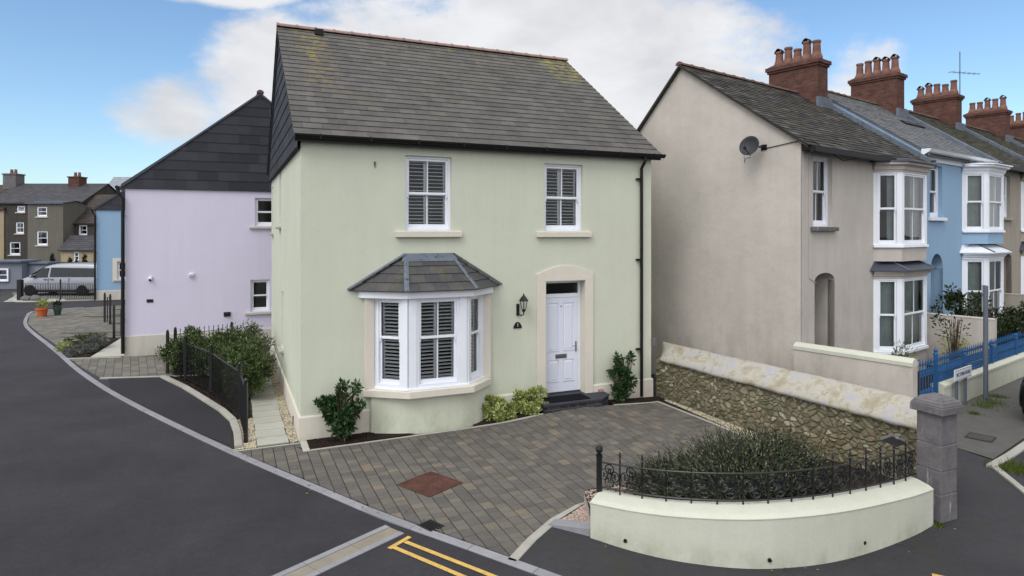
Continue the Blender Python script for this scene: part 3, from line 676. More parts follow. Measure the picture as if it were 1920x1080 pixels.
# far drive with the van
sheet('far_drive',[(-26.8,34.2),(-22.7,35.4),(-21,40),(-23.5,44),(-31,44),(-30.6,39.5),(-28.2,36.6)],.0,M['blocks2'])
sheet('gravel_bed',[(-27.1,34.35),(-24.2,35.0),(-24.9,35.9),(-27.4,36.6),(-28.0,36.2)],.006,M['slab'])
kerb('kerb',[(-30.4,39.8),(-28.2,36.4),(-27.2,34.5),(-25.7,34.1),(-22.7,35.3)],.2,M['kerb2'],.014,1,side=-1)
# garden behind the curved wall
cw=[(.96,7.90),(1.30,7.64),(1.62,7.45),(1.95,7.31),(2.37,7.20),(2.80,7.16),(3.34,7.23),(3.78,7.36),(4.2,7.54),(4.62,7.76),(5.02,7.99),(5.38,8.24)]
inner=[(.98,8.15),(1.5,7.85),(2.4,7.5),(3.3,7.5),(4.3,7.85),(5.3,8.4)]
gbed=[(1.05,8.98),(2.1,9.42),(3.3,9.76),(4.9,10.3),(5.6,9.3),(5.5,8.7)]+inner[::-1]
sheet('soil_bed',gbed,.16,M['soil'])
sheet('gravel_bed',[(.52,8.32),(.64,8.42),(.98,8.85),(1.2,8.98),(1.0,8.12),(.97,8.08)],.012,M['joint'])
scatter('gravel',[(.60,8.33),(.74,8.48),(1.02,8.85),(1.05,8.2),(.99,8.12)],1500,.010,.019,M['pgravel'],.014,12)
scatter('gravel',[(1.0,8.9),(1.9,9.3),(2.6,8.9),(2.2,7.75),(1.5,7.95),(1.02,8.25)],2500,.010,.02,M['pgravel'],.165,13)
mb=MB(); mb.add([(1.0,8.2,0),(1.0,8.96,0),(1.06,8.99,0),(2.2,9.46,0),(1.0,8.2,.16),(1.0,8.96,.13),(1.06,8.99,.15),(2.2,9.46,.16)],[(0,1,5,4),(1,2,6,5),(2,3,7,6)]); struct(mb.build('bed_edge',M['kerb2']))
mb=MB(); mb.add([(.46,8.22,0),(.96,7.93,0),(.99,8.12,0),(.56,8.36,0),(.46,8.22,.02),(.96,7.93,.09),(.99,8.12,.10),(.56,8.36,.03)],[(0,1,5,4),(4,5,6,7),(1,2,6,5),(2,3,7,6),(3,0,4,7)]); struct(mb.build('kerb',M['kerb']))
# footpath round the curved wall and the street to the right
sheet('footpath',[(-.02,7.40),(.16,7.80),(.44,8.3),(1.0,8.1),(2,7.5),(3,7.3),(5.3,8.3),(5.4,9.0),(6.0,9.3),(5.6,11.4),(7.7,11.23),(7.85,10.65),(7.55,10.35),(7.25,9.2),(6.6,7),(6,4),(3.4,4.95),(1.7,6.15),(.3,7.14)],-.001,M['asph3'])
pv=[(6.3,9.2),(7.75,11.2),(7.9,10.65),(8.15,10.72)]
sheet('pavement',[(6.4,10.75),(7.70,11.2),(7.92,10.62),(9.45,11.83),(20,19.9),(60,50.4),(59,53),tw(20,-1.9),tw(.9,-1.9),tw(0,-1.9),(6.2,12.2)],.004,M['pave'])
kerb('kerb',[(7.58,10.32),(7.92,10.55),(9.45,11.75),(20,19.8),(60,50.3)],.13,M['kerb2'],.03,.92,side=1,sm=0)
kerb('kerb',[(7.66,10.38),(7.40,9.5),(7.12,8.6),(6.6,7.0)],.1,M['kerb2'],.02,.92,side=-1,sm=0)
sheet('street',[(7.7,10.3),(9.5,11.65),(60,50.2),(70,40),(20,2),(6.8,5),(6.65,7.0),(7.45,9.5)],-.004,M['asph'])
mb=MB(); strip((8.0,10.05),(9.3,9.7),.08,.0); struct(mb.build('white_line',M['signw']))
sheet('drain_channel',[(7.85,10.0),(9.3,9.55),(9.3,9.3),(7.8,9.72)],.0,m_tarplain('reddish_grate','#4a3a38'))
def tufts(name,pts,n,h,seed):
    rnd=random.Random(seed); mb=MB()
    for i in range(n):
        (x,y,r)=rnd.choice(pts); x+=rnd.gauss(0,r); y+=rnd.gauss(0,r); a=rnd.uniform(0,6.3); H=h*rnd.uniform(.4,1.2); w=.006
        mb.add([(x-w*math.cos(a),y-w*math.sin(a),0),(x+w*math.cos(a),y+w*math.sin(a),0),(x+rnd.uniform(-.5,.5)*H,y+rnd.uniform(-.5,.5)*H,H)],[(0,1,2)])
    return struct(mb.build(name,M['grass']),'stuff')
tufts('grass',[(7.85,10.2,.12),(8.1,10.3,.12),(7.95,10.05,.1)],900,.07,1)
tufts('grass',[(10.4,14.05,.14),(10.6,14.25,.16),(10.1,13.8,.12),(11,14.6,.1),(9.5,13.25,.05)],1300,.06,2)
tufts('grass',[(5.46,8.24,.04),(5.42,8.2,.03)],160,.03,3)

# the drive ramps up gently to the front step
def ramp_z(x,y):
    u=(x-GX)*math.cos(A)+(y-GY)*math.sin(A); d_=-(x-GX)*math.sin(A)+(y-GY)*math.cos(A)
    return .125*math.exp(-((u-5.35)/1.15)**2)*min(1,max(0,(d_+3.2)/2.7))
for o in list(SC.objects):
    if o.type=='MESH' and o.name.split('.')[0] in ('block_paving','edging','soil_bed','soil_crumbs'):
        for v in o.data.vertices:
            u=(v.co.x-GX)*math.cos(A)+(v.co.y-GY)*math.sin(A)
            if u>2 and v.co.y>8: v.co.z+=ramp_z(v.co.x,v.co.y)

# ================================================================ THE SAGE GREEN HOUSE
GW,GD,HE,HR=7.58,8.6,5.42,8.66
gh=thing('green_house','two-storey sage green rendered house with grey tiled roof, bay window and white door','house',(GX,GY,0),A)
W1=(1.91,2.84,3.765,5.21); W2=(4.88,5.80,3.755,5.18); DO=(4.90,5.86,0,2.71)
mb=MB(); bo=(1.40,3.40,.84,2.55)
wall(mb,Matrix.Identity(4),0,GW,0,HE,[W1,W2,DO,bo],.16)
sideT=Tr(0,GD,0,R(-90))     # left side wall: x runs from the back corner to the front
S=[(GD-8.25,GD-7.7,3.7,5.06),(GD-5.25,GD-4.75,3.88,5.28),(GD-4.55,GD-4.0,.95,2.32)]
wall(mb,sideT,0,GD,0,5.38,S,.12)
wall(mb,Tr(GW,0,0,R(90)),0,GD,0,HE); wall(mb,Tr(GW,GD,0,R(180)),0,GW,0,HE)
mb.face([(0,0,HE),(0,GD,HE),(0,GD/2,HR-.12)]); mb.face([(GW,0,HE),(GW,GD,HE),(GW,GD/2,HR-.12)])
mb.build('wall',M['green'],gh)
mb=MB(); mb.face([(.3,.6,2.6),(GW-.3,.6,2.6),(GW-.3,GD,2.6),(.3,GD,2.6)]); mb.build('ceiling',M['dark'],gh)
# plinth
p=.035; hp=.43
def plinth(mb,path,hp,p):   # path runs with the outside on its right
    mb.sweep(path,[(-.01,-.05),(p,-.05),(p,hp-.025),(p-.012,hp),(-.01,hp)])
for q in ([(0,GD),(0,0),(1.24,0)],[(3.55,0),(4.69,0)],[(6.05,0),(GW,0),(GW,2)]):
    mb=MB(); plinth(mb,q,hp,p); mb.build('plinth',M['cream'],gh,bevel=.004)
mb=MB(); mb.box(-.055,.95,.15,-.036,.99,.19); mb.tube([(-.045,.97,.17),(-.045,.96,.0)],.008); mb.build('waste_pipe',M['pipe'],gh)
for (w,b) in ((W1,1),(W2,1)):
    sash(gh,Tr(w[0],0,w[2]),w[1]-w[0],w[3]-w[2],.085,1,shut=2,split=.5,sill=(.19,.09,.125,M['cream']))
for s in S: sash(gh,sideT@Tr(s[0],0,s[2]),s[1]-s[0],s[3]-s[2],.06,0,split=.5,sill=(.08,.10,.07,M['slab']))
# door surround with segmental head
mb=MB(); T0=-.035; n=12
top=[(4.69+1.36*i/n, 2.86+.17*math.sin(math.pi*i/n)) for i in range(n+1)]
def slab_y(mb,pts,y0,y1):
    k=len(pts); mb.add([(x,y0,z) for x,z in pts]+[(x,y1,z) for x,z in pts],[tuple(range(k)),tuple(range(2*k-1,k-1,-1))]+[(i,k+i,k+(i+1)%k,(i+1)%k) for i in range(k)])
slab_y(mb,[(4.69,0),(4.90,0),(4.90,2.71),(4.69,2.71)],T0,.003); slab_y(mb,[(5.86,0),(6.05,0),(6.05,2.71),(5.86,2.71)],T0,.003)
slab_y(mb,[(4.69,2.71),(6.05,2.71)]+top[::-1],T0,.003)
mb.box(5.855,T0+.002,0,5.87,.24,2.708); mb.box(4.89,T0+.002,0,4.905,.24,2.708); mb.box(4.905,T0+.002,2.70,5.855,.24,2.715)
mb.build('door_surround',M['cream'],gh,bevel=.004)
# door, transom light, frame
mb=MB(); Yd=.20
mb.box(4.905,Yd,.2,4.955,Yd+.07,2.70); mb.box(5.805,Yd,.2,5.855,Yd+.07,2.70); mb.box(4.955,Yd+.001,2.64,5.805,Yd+.069,2.70); mb.box(4.955,Yd-.004,2.33,5.805,Yd+.069,2.41)
mb.build('door_frame',M['upvc'],gh,bevel=.004)
mb=MB(); mb.face([(4.955,Yd+.03,2.41),(5.805,Yd+.03,2.41),(5.805,Yd+.03,2.64),(4.955,Yd+.03,2.64)]); mb.build('transom_light',M['glass'],gh)
mb=MB(); D0,D1,Z0,Z1=4.96,5.80,.30,2.325
mb.box(D0,Yd+.02,Z0,D1,Yd+.06,Z1)
mid=(D0+D1)/2
for a,b in ((D0,D0+.10),(mid-.055,mid+.055),(D1-.10,D1)): mb.box(a,Yd,Z0,b,Yd+.021,Z1)
for a,b in ((Z0,Z0+.22),(.98,1.18),(Z1-.12,Z1)):
    for q,w in ((D0+.10,mid-.055),(mid+.055,D1-.10)): mb.box(q,Yd+.001,a,w,Yd+.021,b)
for q,w in ((D0+.10,mid-.055),(mid+.055,D1-.10)):
    for c,d in ((Z0+.22,.98),(1.18,Z1-.12)):
        mb.add([(q+.012,Yd+.02,c+.012),(w-.012,Yd+.02,c+.012),(w-.012,Yd+.02,d-.012),(q+.012,Yd+.02,d-.012),(q+.05,Yd+.006,c+.05),(w-.05,Yd+.006,c+.05),(w-.05,Yd+.006,d-.05),(q+.05,Yd+.006,d-.05)],[(4,5,6,7),(0,1,5,4),(1,2,6,5),(2,3,7,6),(3,0,4,7)])
        mb.box(q,Yd-.012,c-.004,w,Yd+.005,c+.018)
dr=mb.build('door',M['door'],gh,bevel=.003); dr['label']='white panelled front door with steel letterbox'
mb=MB(); mb.box(mid-.135,Yd-.012,1.02,mid+.135,Yd+.001,1.11); mb.box(mid-.115,Yd-.017,1.035,mid+.115,Yd-.011,1.095); mb.build('letterbox',M['chrome'],dr,bevel=.003)
mb=MB(); mb.box(D1-.075,Yd-.010,1.14,D1-.04,Yd+.001,1.36); mb.tube([(D1-.057,Yd-.008,1.27),(D1-.057,Yd-.05,1.27),(D1-.16,Yd-.052,1.27)],.009); mb.build('handle',M['chrome'],dr)
mb=MB(); mb.lathe([(.012,0),(.014,.01),(.004,.014)],(0,0,0),10); mb2=MB(Matrix.Translation((mid,Yd,2.14))@Matrix.Rotation(R(90),4,'X')); mb2.lathe([(.018,0),(.018,.008),(.006,.012)],(0,0,0),10); mb2.build('spyhole',M['chrome'],dr)
# step
mb=MB(); mb.T=Matrix.Identity(4)
mb.mi=0; mb.prism([(4.62,-.54),(5.95,-.54),(6.28,-.28),(6.28,-.036),(4.62,-.036)],-.02,.23); mb.mi=1; mb.prism([(4.60,-.56),(5.96,-.56),(6.30,-.29),(6.30,-.036),(4.60,-.036)],.23,.268); mb.box(4.91,-.036,.0,5.85,Yd,.269); mb.mi=1; mb.box(4.91,Yd-.02,.25,5.85,Yd+.05,.30)
mb.build('front_step',[M['dkbrick'],m_plain('slate_grey_step','#3a3c42',.7,.2,var=.15)],gh,bevel=.004)
mb=MB(Tr(GX,GY,0,A)); mb.box(4.80,-.47,.269,5.72,-.04,.285); rnd=random.Random(3)
for i in range(30): mb.box(4.83+i*.03,-.45,.285,4.838+i*.03,-.06,.290)
o=mb.build('doormat',M['mat_']); tag(o,'charcoal ribbed doormat on the dark step before the white door','doormat')
# ---- bay window
def poly_in(off): # canted plan, off outward of the glazing line
    return [(1.30-off*.4,.0),(1.83-off*.41,-.50-off),(2.99+off*.41,-.50-off),(3.50+off*.4,.0)]
mb=MB(); mb.sweep([(1.21,.02)]+smooth([(1.24,-.13),(1.95,-.47),(3.10,-.47),(3.58,-.10)],3)+[(3.60,.02)],[(0,-.05),(0,.72),(-.12,.72),(-.12,-.05)]); mb.build('bay_wall',M['green'],gh,smooth=False)
mb=MB(); mb.prism([(1.10,.0),(1.10,-.09),(1.84,-.60),(3.10,-.60),(3.64,-.12),(3.64,.0)],.69,.815,None); mb.prism([(1.11,.0),(1.11,-.088),(1.845,-.59),(3.095,-.59),(3.63,-.12),(3.63,.0)],.815,.83,[(1.2,.0),(1.2,-.05),(1.86,-.53),(3.06,-.53),(3.55,-.08),(3.55,.0)])
mb.build('bay_sill',M['cream'],gh,bevel=.006)
for q in (1.13,3.47): mb=MB(); mb.box(q,-.09,.83,q+.17,.01,2.53); mb.build('bay_surround',M['cream'],gh,bevel=.005)
P4=[(1.32,-.04),(1.83,-.50),(2.99,-.50),(3.46,-.06)]
mb=MB(); 
# corner posts and head of the bay
def post_at(x,y,w,rot,z0,z1,mb):
    o=mb.T; mb.T=o@Tr(x,y,0,rot); mb.box(-w/2,-.05,z0,w/2,.09,z1); mb.T=o
mb.box(1.85,-.53,.86,1.99,-.40,2.53); mb.box(2.83,-.53,.86,2.97,-.40,2.53)
a1=math.atan2(P4[1][1]-P4[0][1],P4[1][0]-P4[0][0]); a2=math.atan2(P4[3][1]-P4[2][1],P4[3][0]-P4[2][0])
L1=math.dist(P4[0],P4[1]); L2=math.dist(P4[2],P4[3])
o_=mb.T
mb.T=Tr(P4[0][0],P4[0][1],0,a1); mb.box(-.02,-.028,.86,.03,.10,2.53); mb.box(L1-.10,-.028,.86,L1+.004,.10,2.53)
mb.T=Tr(P4[2][0],P4[2][1],0,a2); mb.box(-.004,-.028,.86,.09,.10,2.53); mb.box(L2-.04,-.028,.86,L2+.03,.10,2.53)
mb.T=o_
mb.sweep([(1.25,.0),(1.27,-.03),(1.815,-.535),(3.005,-.535),(3.5,-.06),(3.52,.0)],[(0,.828),(.02,.828),(.012,.868),(-.12,.875),(-.12,.828)])
mb.build('bay_frame',M['upvc'],gh,bevel=.004)
sash(gh,Tr(1.99,-.52,.87),.84,1.65,.03,1,shut=2,split=.55)
sash(gh,Tr(P4[0][0],P4[0][1],.87,a1)@Tr(.03,-.02,0),L1-.13,1.65,.03,0,shut=1,split=.55)
sash(gh,Tr(P4[2][0],P4[2][1],.87,a2)@Tr(.09,-.02,0),L2-.13,1.65,.03,0,shut=1,split=.55)
mb=MB(); mb.sweep([(1.02,.0),(1.06,-.08),(1.80,-.60),(3.09,-.60),(3.68,-.10),(3.70,.0)],[(0,2.52),(0,2.64),(-.3,2.64),(-.3,2.52)]); mb.build('bay_fascia',M['upvc'],gh,bevel=.005)
# bay roof: three hipped slopes of slate on a solid
E=[(.86,.0),(1.76,-.70),(3.13,-.70),(3.86,.0)]; TP=[(1.88,.0),(1.92,-.03),(2.84,-.03),(2.88,.0)]; ze,zt=2.65,3.27
mb=MB(); mb.add([(x,y,ze) for x,y in E]+[(x,y,zt) for x,y in TP],[(0,1,5,4),(1,2,6,5),(2,3,7,6),(0,3,2,1),(4,5,6,7)])
rf=mb.build('bay_roof',M['bayslate'],gh)
mb=MB(); rnd=random.Random(8)
for (a,b,c,d) in ((E[0],E[1],TP[1],TP[0]),(E[1],E[2],TP[2],TP[1]),(E[2],E[3],TP[3],TP[2])):
    A3,B3,C3,D3=Vector((*a,ze)),Vector((*b,ze)),Vector((*c,zt)),Vector((*d,zt)); xa=(B3-A3).normalized(); nn=xa.cross(D3-A3).normalized(); ya=nn.cross(xa)
    m4=Matrix.Identity(4)
    for i,v in enumerate((xa,ya,nn)): m4[0][i],m4[1][i],m4[2][i]=v
    T=Matrix.Translation(A3)@m4; reg=[((q-A3).dot(xa),(q-A3).dot(ya)) for q in (A3,B3,C3,D3)]
    xs=[q[0] for q in reg]
    tiles(mb,T,max(xs)-min(xs),max(q[1] for q in reg),.215,.27,.016,region=reg,jit=.06,rnd=rnd,x0=min(xs))
mb.build('bay_slates',M['bayslate'],rf)
mb=MB()
def leadstrip(p,q,w,h=.03): 
    p,q=Vector(p),Vector(q); d=(q-p).normalized(); s=d.cross(Vector((0,0,1))).normalized()*w/2; u=Vector((0,0,h))
    mb.add([p-s,p+s,q+s,q-s,p-s+u*.3,p+s+u*.3,q+s+u*.3,q-s+u*.3,p+u,q+u],[(0,1,5,4),(3,7,6,2),(4,5,8),(7,9,6),(5,6,9,8),(4,8,9,7),(0,4,7,3),(1,2,6,5)])
leadstrip((E[1][0],E[1][1],ze+.015),(TP[1][0],TP[1][1],zt+.015),.09); leadstrip((E[2][0],E[2][1],ze+.015),(TP[2][0],TP[2][1],zt+.015),.09)
leadstrip((E[0][0]-.04,-.03,ze+.02),(TP[0][0],-.03,zt+.03),.10,.035); leadstrip((E[3][0]+.04,-.03,ze+.02),(TP[3][0],-.03,zt+.03),.10,.035)
mb.add([(1.86,-.002,zt+.06),(2.90,-.002,zt+.06),(2.90,-.04,zt+.03),(1.86,-.04,zt+.03),(1.80,-.16,zt-.09),(2.92,-.16,zt-.09)],[(0,1,2,3),(3,2,5,4)])
mb.build('lead_flashing',M['lead'],rf)
# ---- main roof
EY,EZ=-.16,5.50; RY,RZ=GD/2,HR
mb=MB(); mb.add([(-.10,EY,EZ-.05),(GW+.13,EY,EZ-.05),(GW+.13,RY,RZ-.03),(-.10,RY,RZ-.03),(-.10,GD+.16,EZ-.05),(GW+.13,GD+.16,EZ-.05),(-.10,EY,EZ-.09),(GW+.13,EY,EZ-.09),(GW+.13,RY,RZ-.12),(-.10,RY,RZ-.12),(-.10,GD+.16,EZ-.09),(GW+.13,GD+.16,EZ-.09)],
 [(0,1,2,3),(3,2,5,4),(0,3,9,6),(3,4,10,9),(1,7,8,2),(2,8,11,5),(0,6,7,1),(4,5,11,10),(6,9,8,7),(9,10,11,8)])
roof=mb.build('roof',M['slate'],gh)
SL=math.dist((EY,EZ),(RY,RZ)); mb=MB(); tiles(mb,slope_T(-.13,EY-.03,EZ-.03,RY,RZ),GW+.29,SL+.02,.232,.33,.015,jit=.03,rnd=random.Random(21)); 
tiles(mb,slope_T(GW+.16,GD+.19,EZ-.03,RY,RZ,True),GW+.29,SL+.02,.5,.6,.02); mb.build('roof_tiles',M['roof'],roof)
mb=MB(); ridge_tiles(mb,-.13,GW+.16,RY,RZ+.04,18,.10); mb.build('ridge_tiles',M['ridge'],roof,smooth=False)
mb=MB(); mb.box(.72,RY-.30,RZ-.16,.92,RY-.18,RZ-.02); mb.build('roof_vent',M['pipe'],roof)
# slate hung gable on the left side
gT=Tr(-.055,GD+.06,0,R(-90)); k=(HR-EZ)/(GD/2+.16)
reg=[(0,5.24),(GD+.12,5.24),(GD+.20,5.42),(GD/2+.06,HR-.03),(-.08,5.42)]
m4=Matrix(((1,0,0,0),(0,0,-1,0),(0,1,0,0),(0,0,0,1)))
mb=MB(); tiles(mb,gT@m4@Matrix.Translation((0,5.24,0)),GD+.3,3.6,.29,.6,.014,region=[(x,z-5.24) for x,z in reg],jit=.01,rnd=random.Random(4),x0=-.1)
mb.T=gT; mb.face([(0,.03,5.30),(GD+.1,.03,5.30),(GD+.14,.03,5.44),(GD/2+.06,.03,HR-.05),(-.04,.03,5.44)]); mb.T=Matrix.Identity(4)
mb.face([(-.09,-.04,5.245),(-.09,GD+.06,5.245),(.0,GD+.06,5.245),(.0,-.04,5.245)])
mb.build('slate_gable',M['slate2'],gh)
# soffit, fascia, gutter, downpipe
mb=MB(); mb.box(-.12,-.16,5.355,GW+.15,-.11,5.49); mb.box(-.08,-.11,5.395,GW+.11,0.01,5.405)
mb.build('fascia',M['pipe'],gh)
mb=MB(); pts=[(math.cos(a)*.068,math.sin(a)*.080) for a in [math.pi+math.pi*i/8 for i in range(9)]]
pts=pts+[(.056,.004),(-.056,.004)]
n=len(pts); x0,x1=-.12,GW+.22
mb.add([(x0,-.187+p[0],5.475+p[1]) for p in pts]+[(x1,-.187+p[0],5.475+p[1]) for p in pts],[(i,(i+1)%n,n+(i+1)%n,n+i) for i in range(n)]+[tuple(range(n)),tuple(range(2*n-1,n-1,-1))])
for i in range(9): x=.3+i*.9; mb.box(x,-.255,5.40,x+.03,-.11,5.485)
mb.build('gutter',M['pipe'],gh)
mb=MB(); mb.tube([(7.28,-.187,5.42),(7.28,-.187,5.30),(7.28,-.06,5.16),(7.28,-.06,.06)],.036,10)
for z in (4.9,3.1,1.1): mb.box(7.16,-.09,z,7.29,0,z+.04)
mb.build('downpipe',M['pipe'],gh)
mb=MB(); mb.box(1.31,-.02,5.0,1.345,0,5.06); mb.box(1.32,-.02,4.95,1.335,0,5.0); mb.build('wall_bracket',M['granite'],gh)
# lantern and number plaque
x,y=gw(4.31,0); ln=thing('wall_lantern','black carriage lantern with glass sides on the wall left of the door','lantern',(x,y,0),A)
mb=MB(); mb.box(-.075,-.03,2.02,-.02,0,2.26); mb.tube([(-.048,-.03,2.06),(-.02,-.12,2.03),(.02,-.16,2.06),(.02,-.16,2.14)],.013,8); mb.lathe([(.02,0),(.035,.03),(.05,.06)],(.02,-.16,2.10),6); mb.build('bracket',M['black'],ln)
mb=MB(); mb.lathe([(.045,0),(.082,.17)],(.02,-.16,2.16),6); mb.build('lantern_glass',M['glass'],ln)
mb=MB(); mb.lathe([(.105,0),(.10,.02),(.062,.075),(.025,.11),(.02,.125),(.006,.16)],(.02,-.16,2.33),6)
for j in range(6): a=2*math.pi*j/6; mb.tube([(.02+.046*math.cos(a),-.16+.046*math.sin(a),2.16),(.02+.083*math.cos(a),-.16+.083*math.sin(a),2.33)],.005,5)
mb.build('cap',M['black'],ln)
x,y=gw(4.26,-.001); pq=thing('number_plaque','small black arched plaque with a white number 1 under the lantern','house number',(x,y,0),A)
mb=MB(); pl=[(-.09,1.76),(.09,1.76),(.09,1.80),(.07,1.84)]+[(.062*math.cos(t),1.835+.055*math.sin(t)) for t in [math.pi*i/8 for i in range(9)]]+[(-.07,1.84),(-.09,1.80)]
slab_y(mb,pl,-.02,0); mb.build('plate',M['black'],pq); text_part('number','1',.10,M['signw'],pq,Tr(0,-.022,1.825))
x,y=gw(6.30,-.40)
mb=MB(Tr(*gw(6.28,-.036),0,A)); mb.box(-.12,-.03,.20,.0,0,.32); o=mb.build('meter_tag',m_plain('faded_red_white','#a87f7c',.7,.2,var=.3,scale=30)); tag(o,'small faded red and white tag on the plinth beside the step','tag')
# ================================================================ LAVENDER HOUSE AND BLUE HOUSE (gable ends face the court)
def gable_house(name,label,org,w,dpt,he,hr,mat,plm,hp,wins):
    h=thing(name,label,'house',(*org,0),A)
    mb=MB(); wall(mb,Matrix.Identity(4),0,w,0,he,[x[:4] for x in wins],.14)
    wall(mb,Tr(0,dpt,0,R(-90)),0,dpt,0,he); wall(mb,Tr(w,0,0,R(90)),0,dpt,0,he); wall(mb,Tr(w,dpt,0,R(180)),0,w,0,he)
    mb.face([(0,dpt,he),(w,dpt,he),(w/2,dpt,hr)]); mb.build('wall',mat,h)
    mb=MB(); plinth(mb,[(0,dpt),(0,0),(w,0)],hp,.03); mb.build('plinth',plm,h)
    mb=MB(); T=Tr(0,-.05,0)@m4
    reg=[(-.12,he),(w+.12,he),(w+.10,he+.12),(w/2,hr),(-.10,he+.12)]
    tiles(mb,T@Matrix.Translation((0,he,0)),w+.3,hr-he+.1,.30,.60,.014,region=[(x,z-he) for x,z in reg],jit=.01,rnd=random.Random(6),x0=-.15)
    mb.face([(-.1,-.02,he),(w+.1,-.02,he),(w/2,-.02,hr-.02)]); mb.face([(-.1,-.06,he-.005),(w+.1,-.06,he-.005),(w+.1,0,he-.005),(-.1,0,he-.005)]); mb.build('slate_gable',M['slate2'],h)
    mb=MB(); e=.14
    for sg in (0,1):
        a=-e if sg==0 else w+e
        mb.add([(a,-.09,he+.04),(w/2,-.09,hr+.04),(w/2,dpt+.1,hr+.04),(a,dpt+.1,he+.04),(a,-.09,he-.02),(w/2,-.09,hr-.03),(w/2,dpt+.1,hr-.03),(a,dpt+.1,he-.02)],[(0,1,2,3),(4,7,6,5),(0,4,5,1),(0,3,7,4),(3,2,6,7)])
    mb.build('roof',M['slate'],h)
    mb=MB(); mb.T=Tr(w/2,0,0,R(90)); ridge_tiles(mb,-.12,dpt,0,hr+.06,int(dpt/.5),.10); mb.build('ridge_tiles',M['terracotta'],h)
    mb=MB(); mb.tube([(-.2,-.14,he+.02),(-.2,dpt,he+.02)],.055,8); mb.build('gutter',M['pipe'],h)
    mb=MB(); mb.tube([(-.2,-.06,he),(-.16,-.08,he-.15),(-.05,-.10,he-.3),(-.05,-.10,.1)],.05,8)
    for z in (4.2,2.6,1.1): mb.box(-.09,-.12,z,.0,0,z+.04)
    mb.build('downpipe',M['pipe'],h)
    for x in wins:
        sash(h,Tr(x[0],0,x[2]),x[1]-x[0],x[3]-x[2],.09,0,split=.5,sill=(.17,.08,.09,M['lavplinth']))
    return h
lv=gable_house('lavender_house','pale lavender rendered house with dark slate-hung gable behind the fenced hedge',(-11.62,19.39),7.56,9,5.05,8.2,M['lav'],M['lavplinth'],.61,[(3.62,4.55,3.93,4.84),(3.49,4.07,1.16,2.19)])
bl=gable_house('blue_gable_house','blue rendered gable-end house just left of the lavender house',(-22.65,35.17),7.3,9,4.92,7.75,M['blue'],M['lavplinth'],.52,[(.98,1.75,1.12,2.1)])
mb=MB()
for q in ((.76,.98,.98,2.27),(1.75,1.97,.98,2.27)): mb.box(q[0],-.03,q[2],q[1],.0,q[3])
mb.box(.98,-.03,2.1,1.75,.0,2.27); mb.box(.98,-.032,.98,1.75,.0,1.115); mb.build('window_surround',M['cream'],bl)
def wallbit(name,label,cat,u,z,parts,org=(-11.62,19.39),grp=None):
    c,s=math.cos(A),math.sin(A); t=thing(name,label,cat,(org[0]+u*c,org[1]+u*s,z),A,grp)
    for n,f,m in parts: mb=MB(); f(mb); mb.build(n,m,t)
    return t
def seclight(mb): mb.box(-.05,-.05,-.06,.05,0,.06); mb.tube([(0,-.05,0),(0,-.12,-.03)],.045,10)
wallbit('security_camera','small white camera with black lens, left one on the lavender wall','security camera',.66,2.32,[('housing',seclight,M['upvc']),('lens',lambda mb:mb.tube([(0,-.118,-.04),(0,-.135,-.045)],.032,10),M['black'])])
wallbit('alarm_sensor','small round white sensor in the middle of the lavender wall','alarm sensor',1.78,2.40,[('housing',lambda mb:(mb.box(-.07,-.06,-.05,.07,0,.05),mb.tube([(0,-.06,0),(0,-.1,-.02)],.055,12)),M['upvc'])])
wallbit('wall_vent','small black louvred vent on the left of the lavender wall','vent',.65,1.64,[('grille',lambda mb:[mb.box(-.085,-.02-.006*(i%2),-.05+i*.02,.085,0,-.033+i*.02) for i in range(5)],M['black'])])
wallbit('wall_vent','black square boiler vent low on the lavender wall above the hedge','vent',2.8,1.12,[('grille',lambda mb:(mb.box(-.10,-.03,-.07,.10,0,.07),mb.tube([(0,-.03,0),(0,-.12,0)],.05,10)),M['black'])])
# ================================================================ THE TERRACE ON THE RIGHT
def bay(parent,x0,x1,p,zb,zt,wm,split=.5,curt=((0,.5,0,1),),corn=None,first=True,sz=.0):
    P=[(x0,0),(x0+p,-p),(x1-p,-p),(x1,0)]; mb=MB()
    mb.sweep([(x0-.02,.0)]+[(P[1][0],P[1][1])]+[P[2],(x1+.02,0)],[(0,zb-.06),(.05,zb-.06),(.045,zb),(-.12,zb+.01),(-.12,zb-.06)])
    segs=list(zip(P,P[1:]))
    for a,b in segs:
        ang=math.atan2(b[1]-a[1],b[0]-a[0]); L=math.dist(a,b); o=mb.T; mb.T=Tr(a[0],a[1],0,ang)
        mb.box(-.01,-.002,zb,.075,.09,zt); mb.box(L-.075,-.004,zb,L+.01,.092,zt); mb.T=o
    mb.build('bay_frame',M['upvc'],parent)
    for i,(a,b) in enumerate(segs):
        ang=math.atan2(b[1]-a[1],b[0]-a[0]); L=math.dist(a,b)
        sash(parent,Tr(a[0],a[1],zb,ang)@Tr(.075,0,0),L-.15,zt-zb,.01,1 if i==1 else 0,split=split,curt=curt,fw=.045,horn=True)
def bayband(parent,name,x0,x1,p,z0,z1,off,mat,in_=.25):
    mb=MB(); mb.sweep([(x0,.0),(x0+p,-p),(x1-p,-p),(x1,.0)],[(-in_,z0),(off,z0),(off,z1),(-in_,z1)]); return mb.build(name,mat,parent)
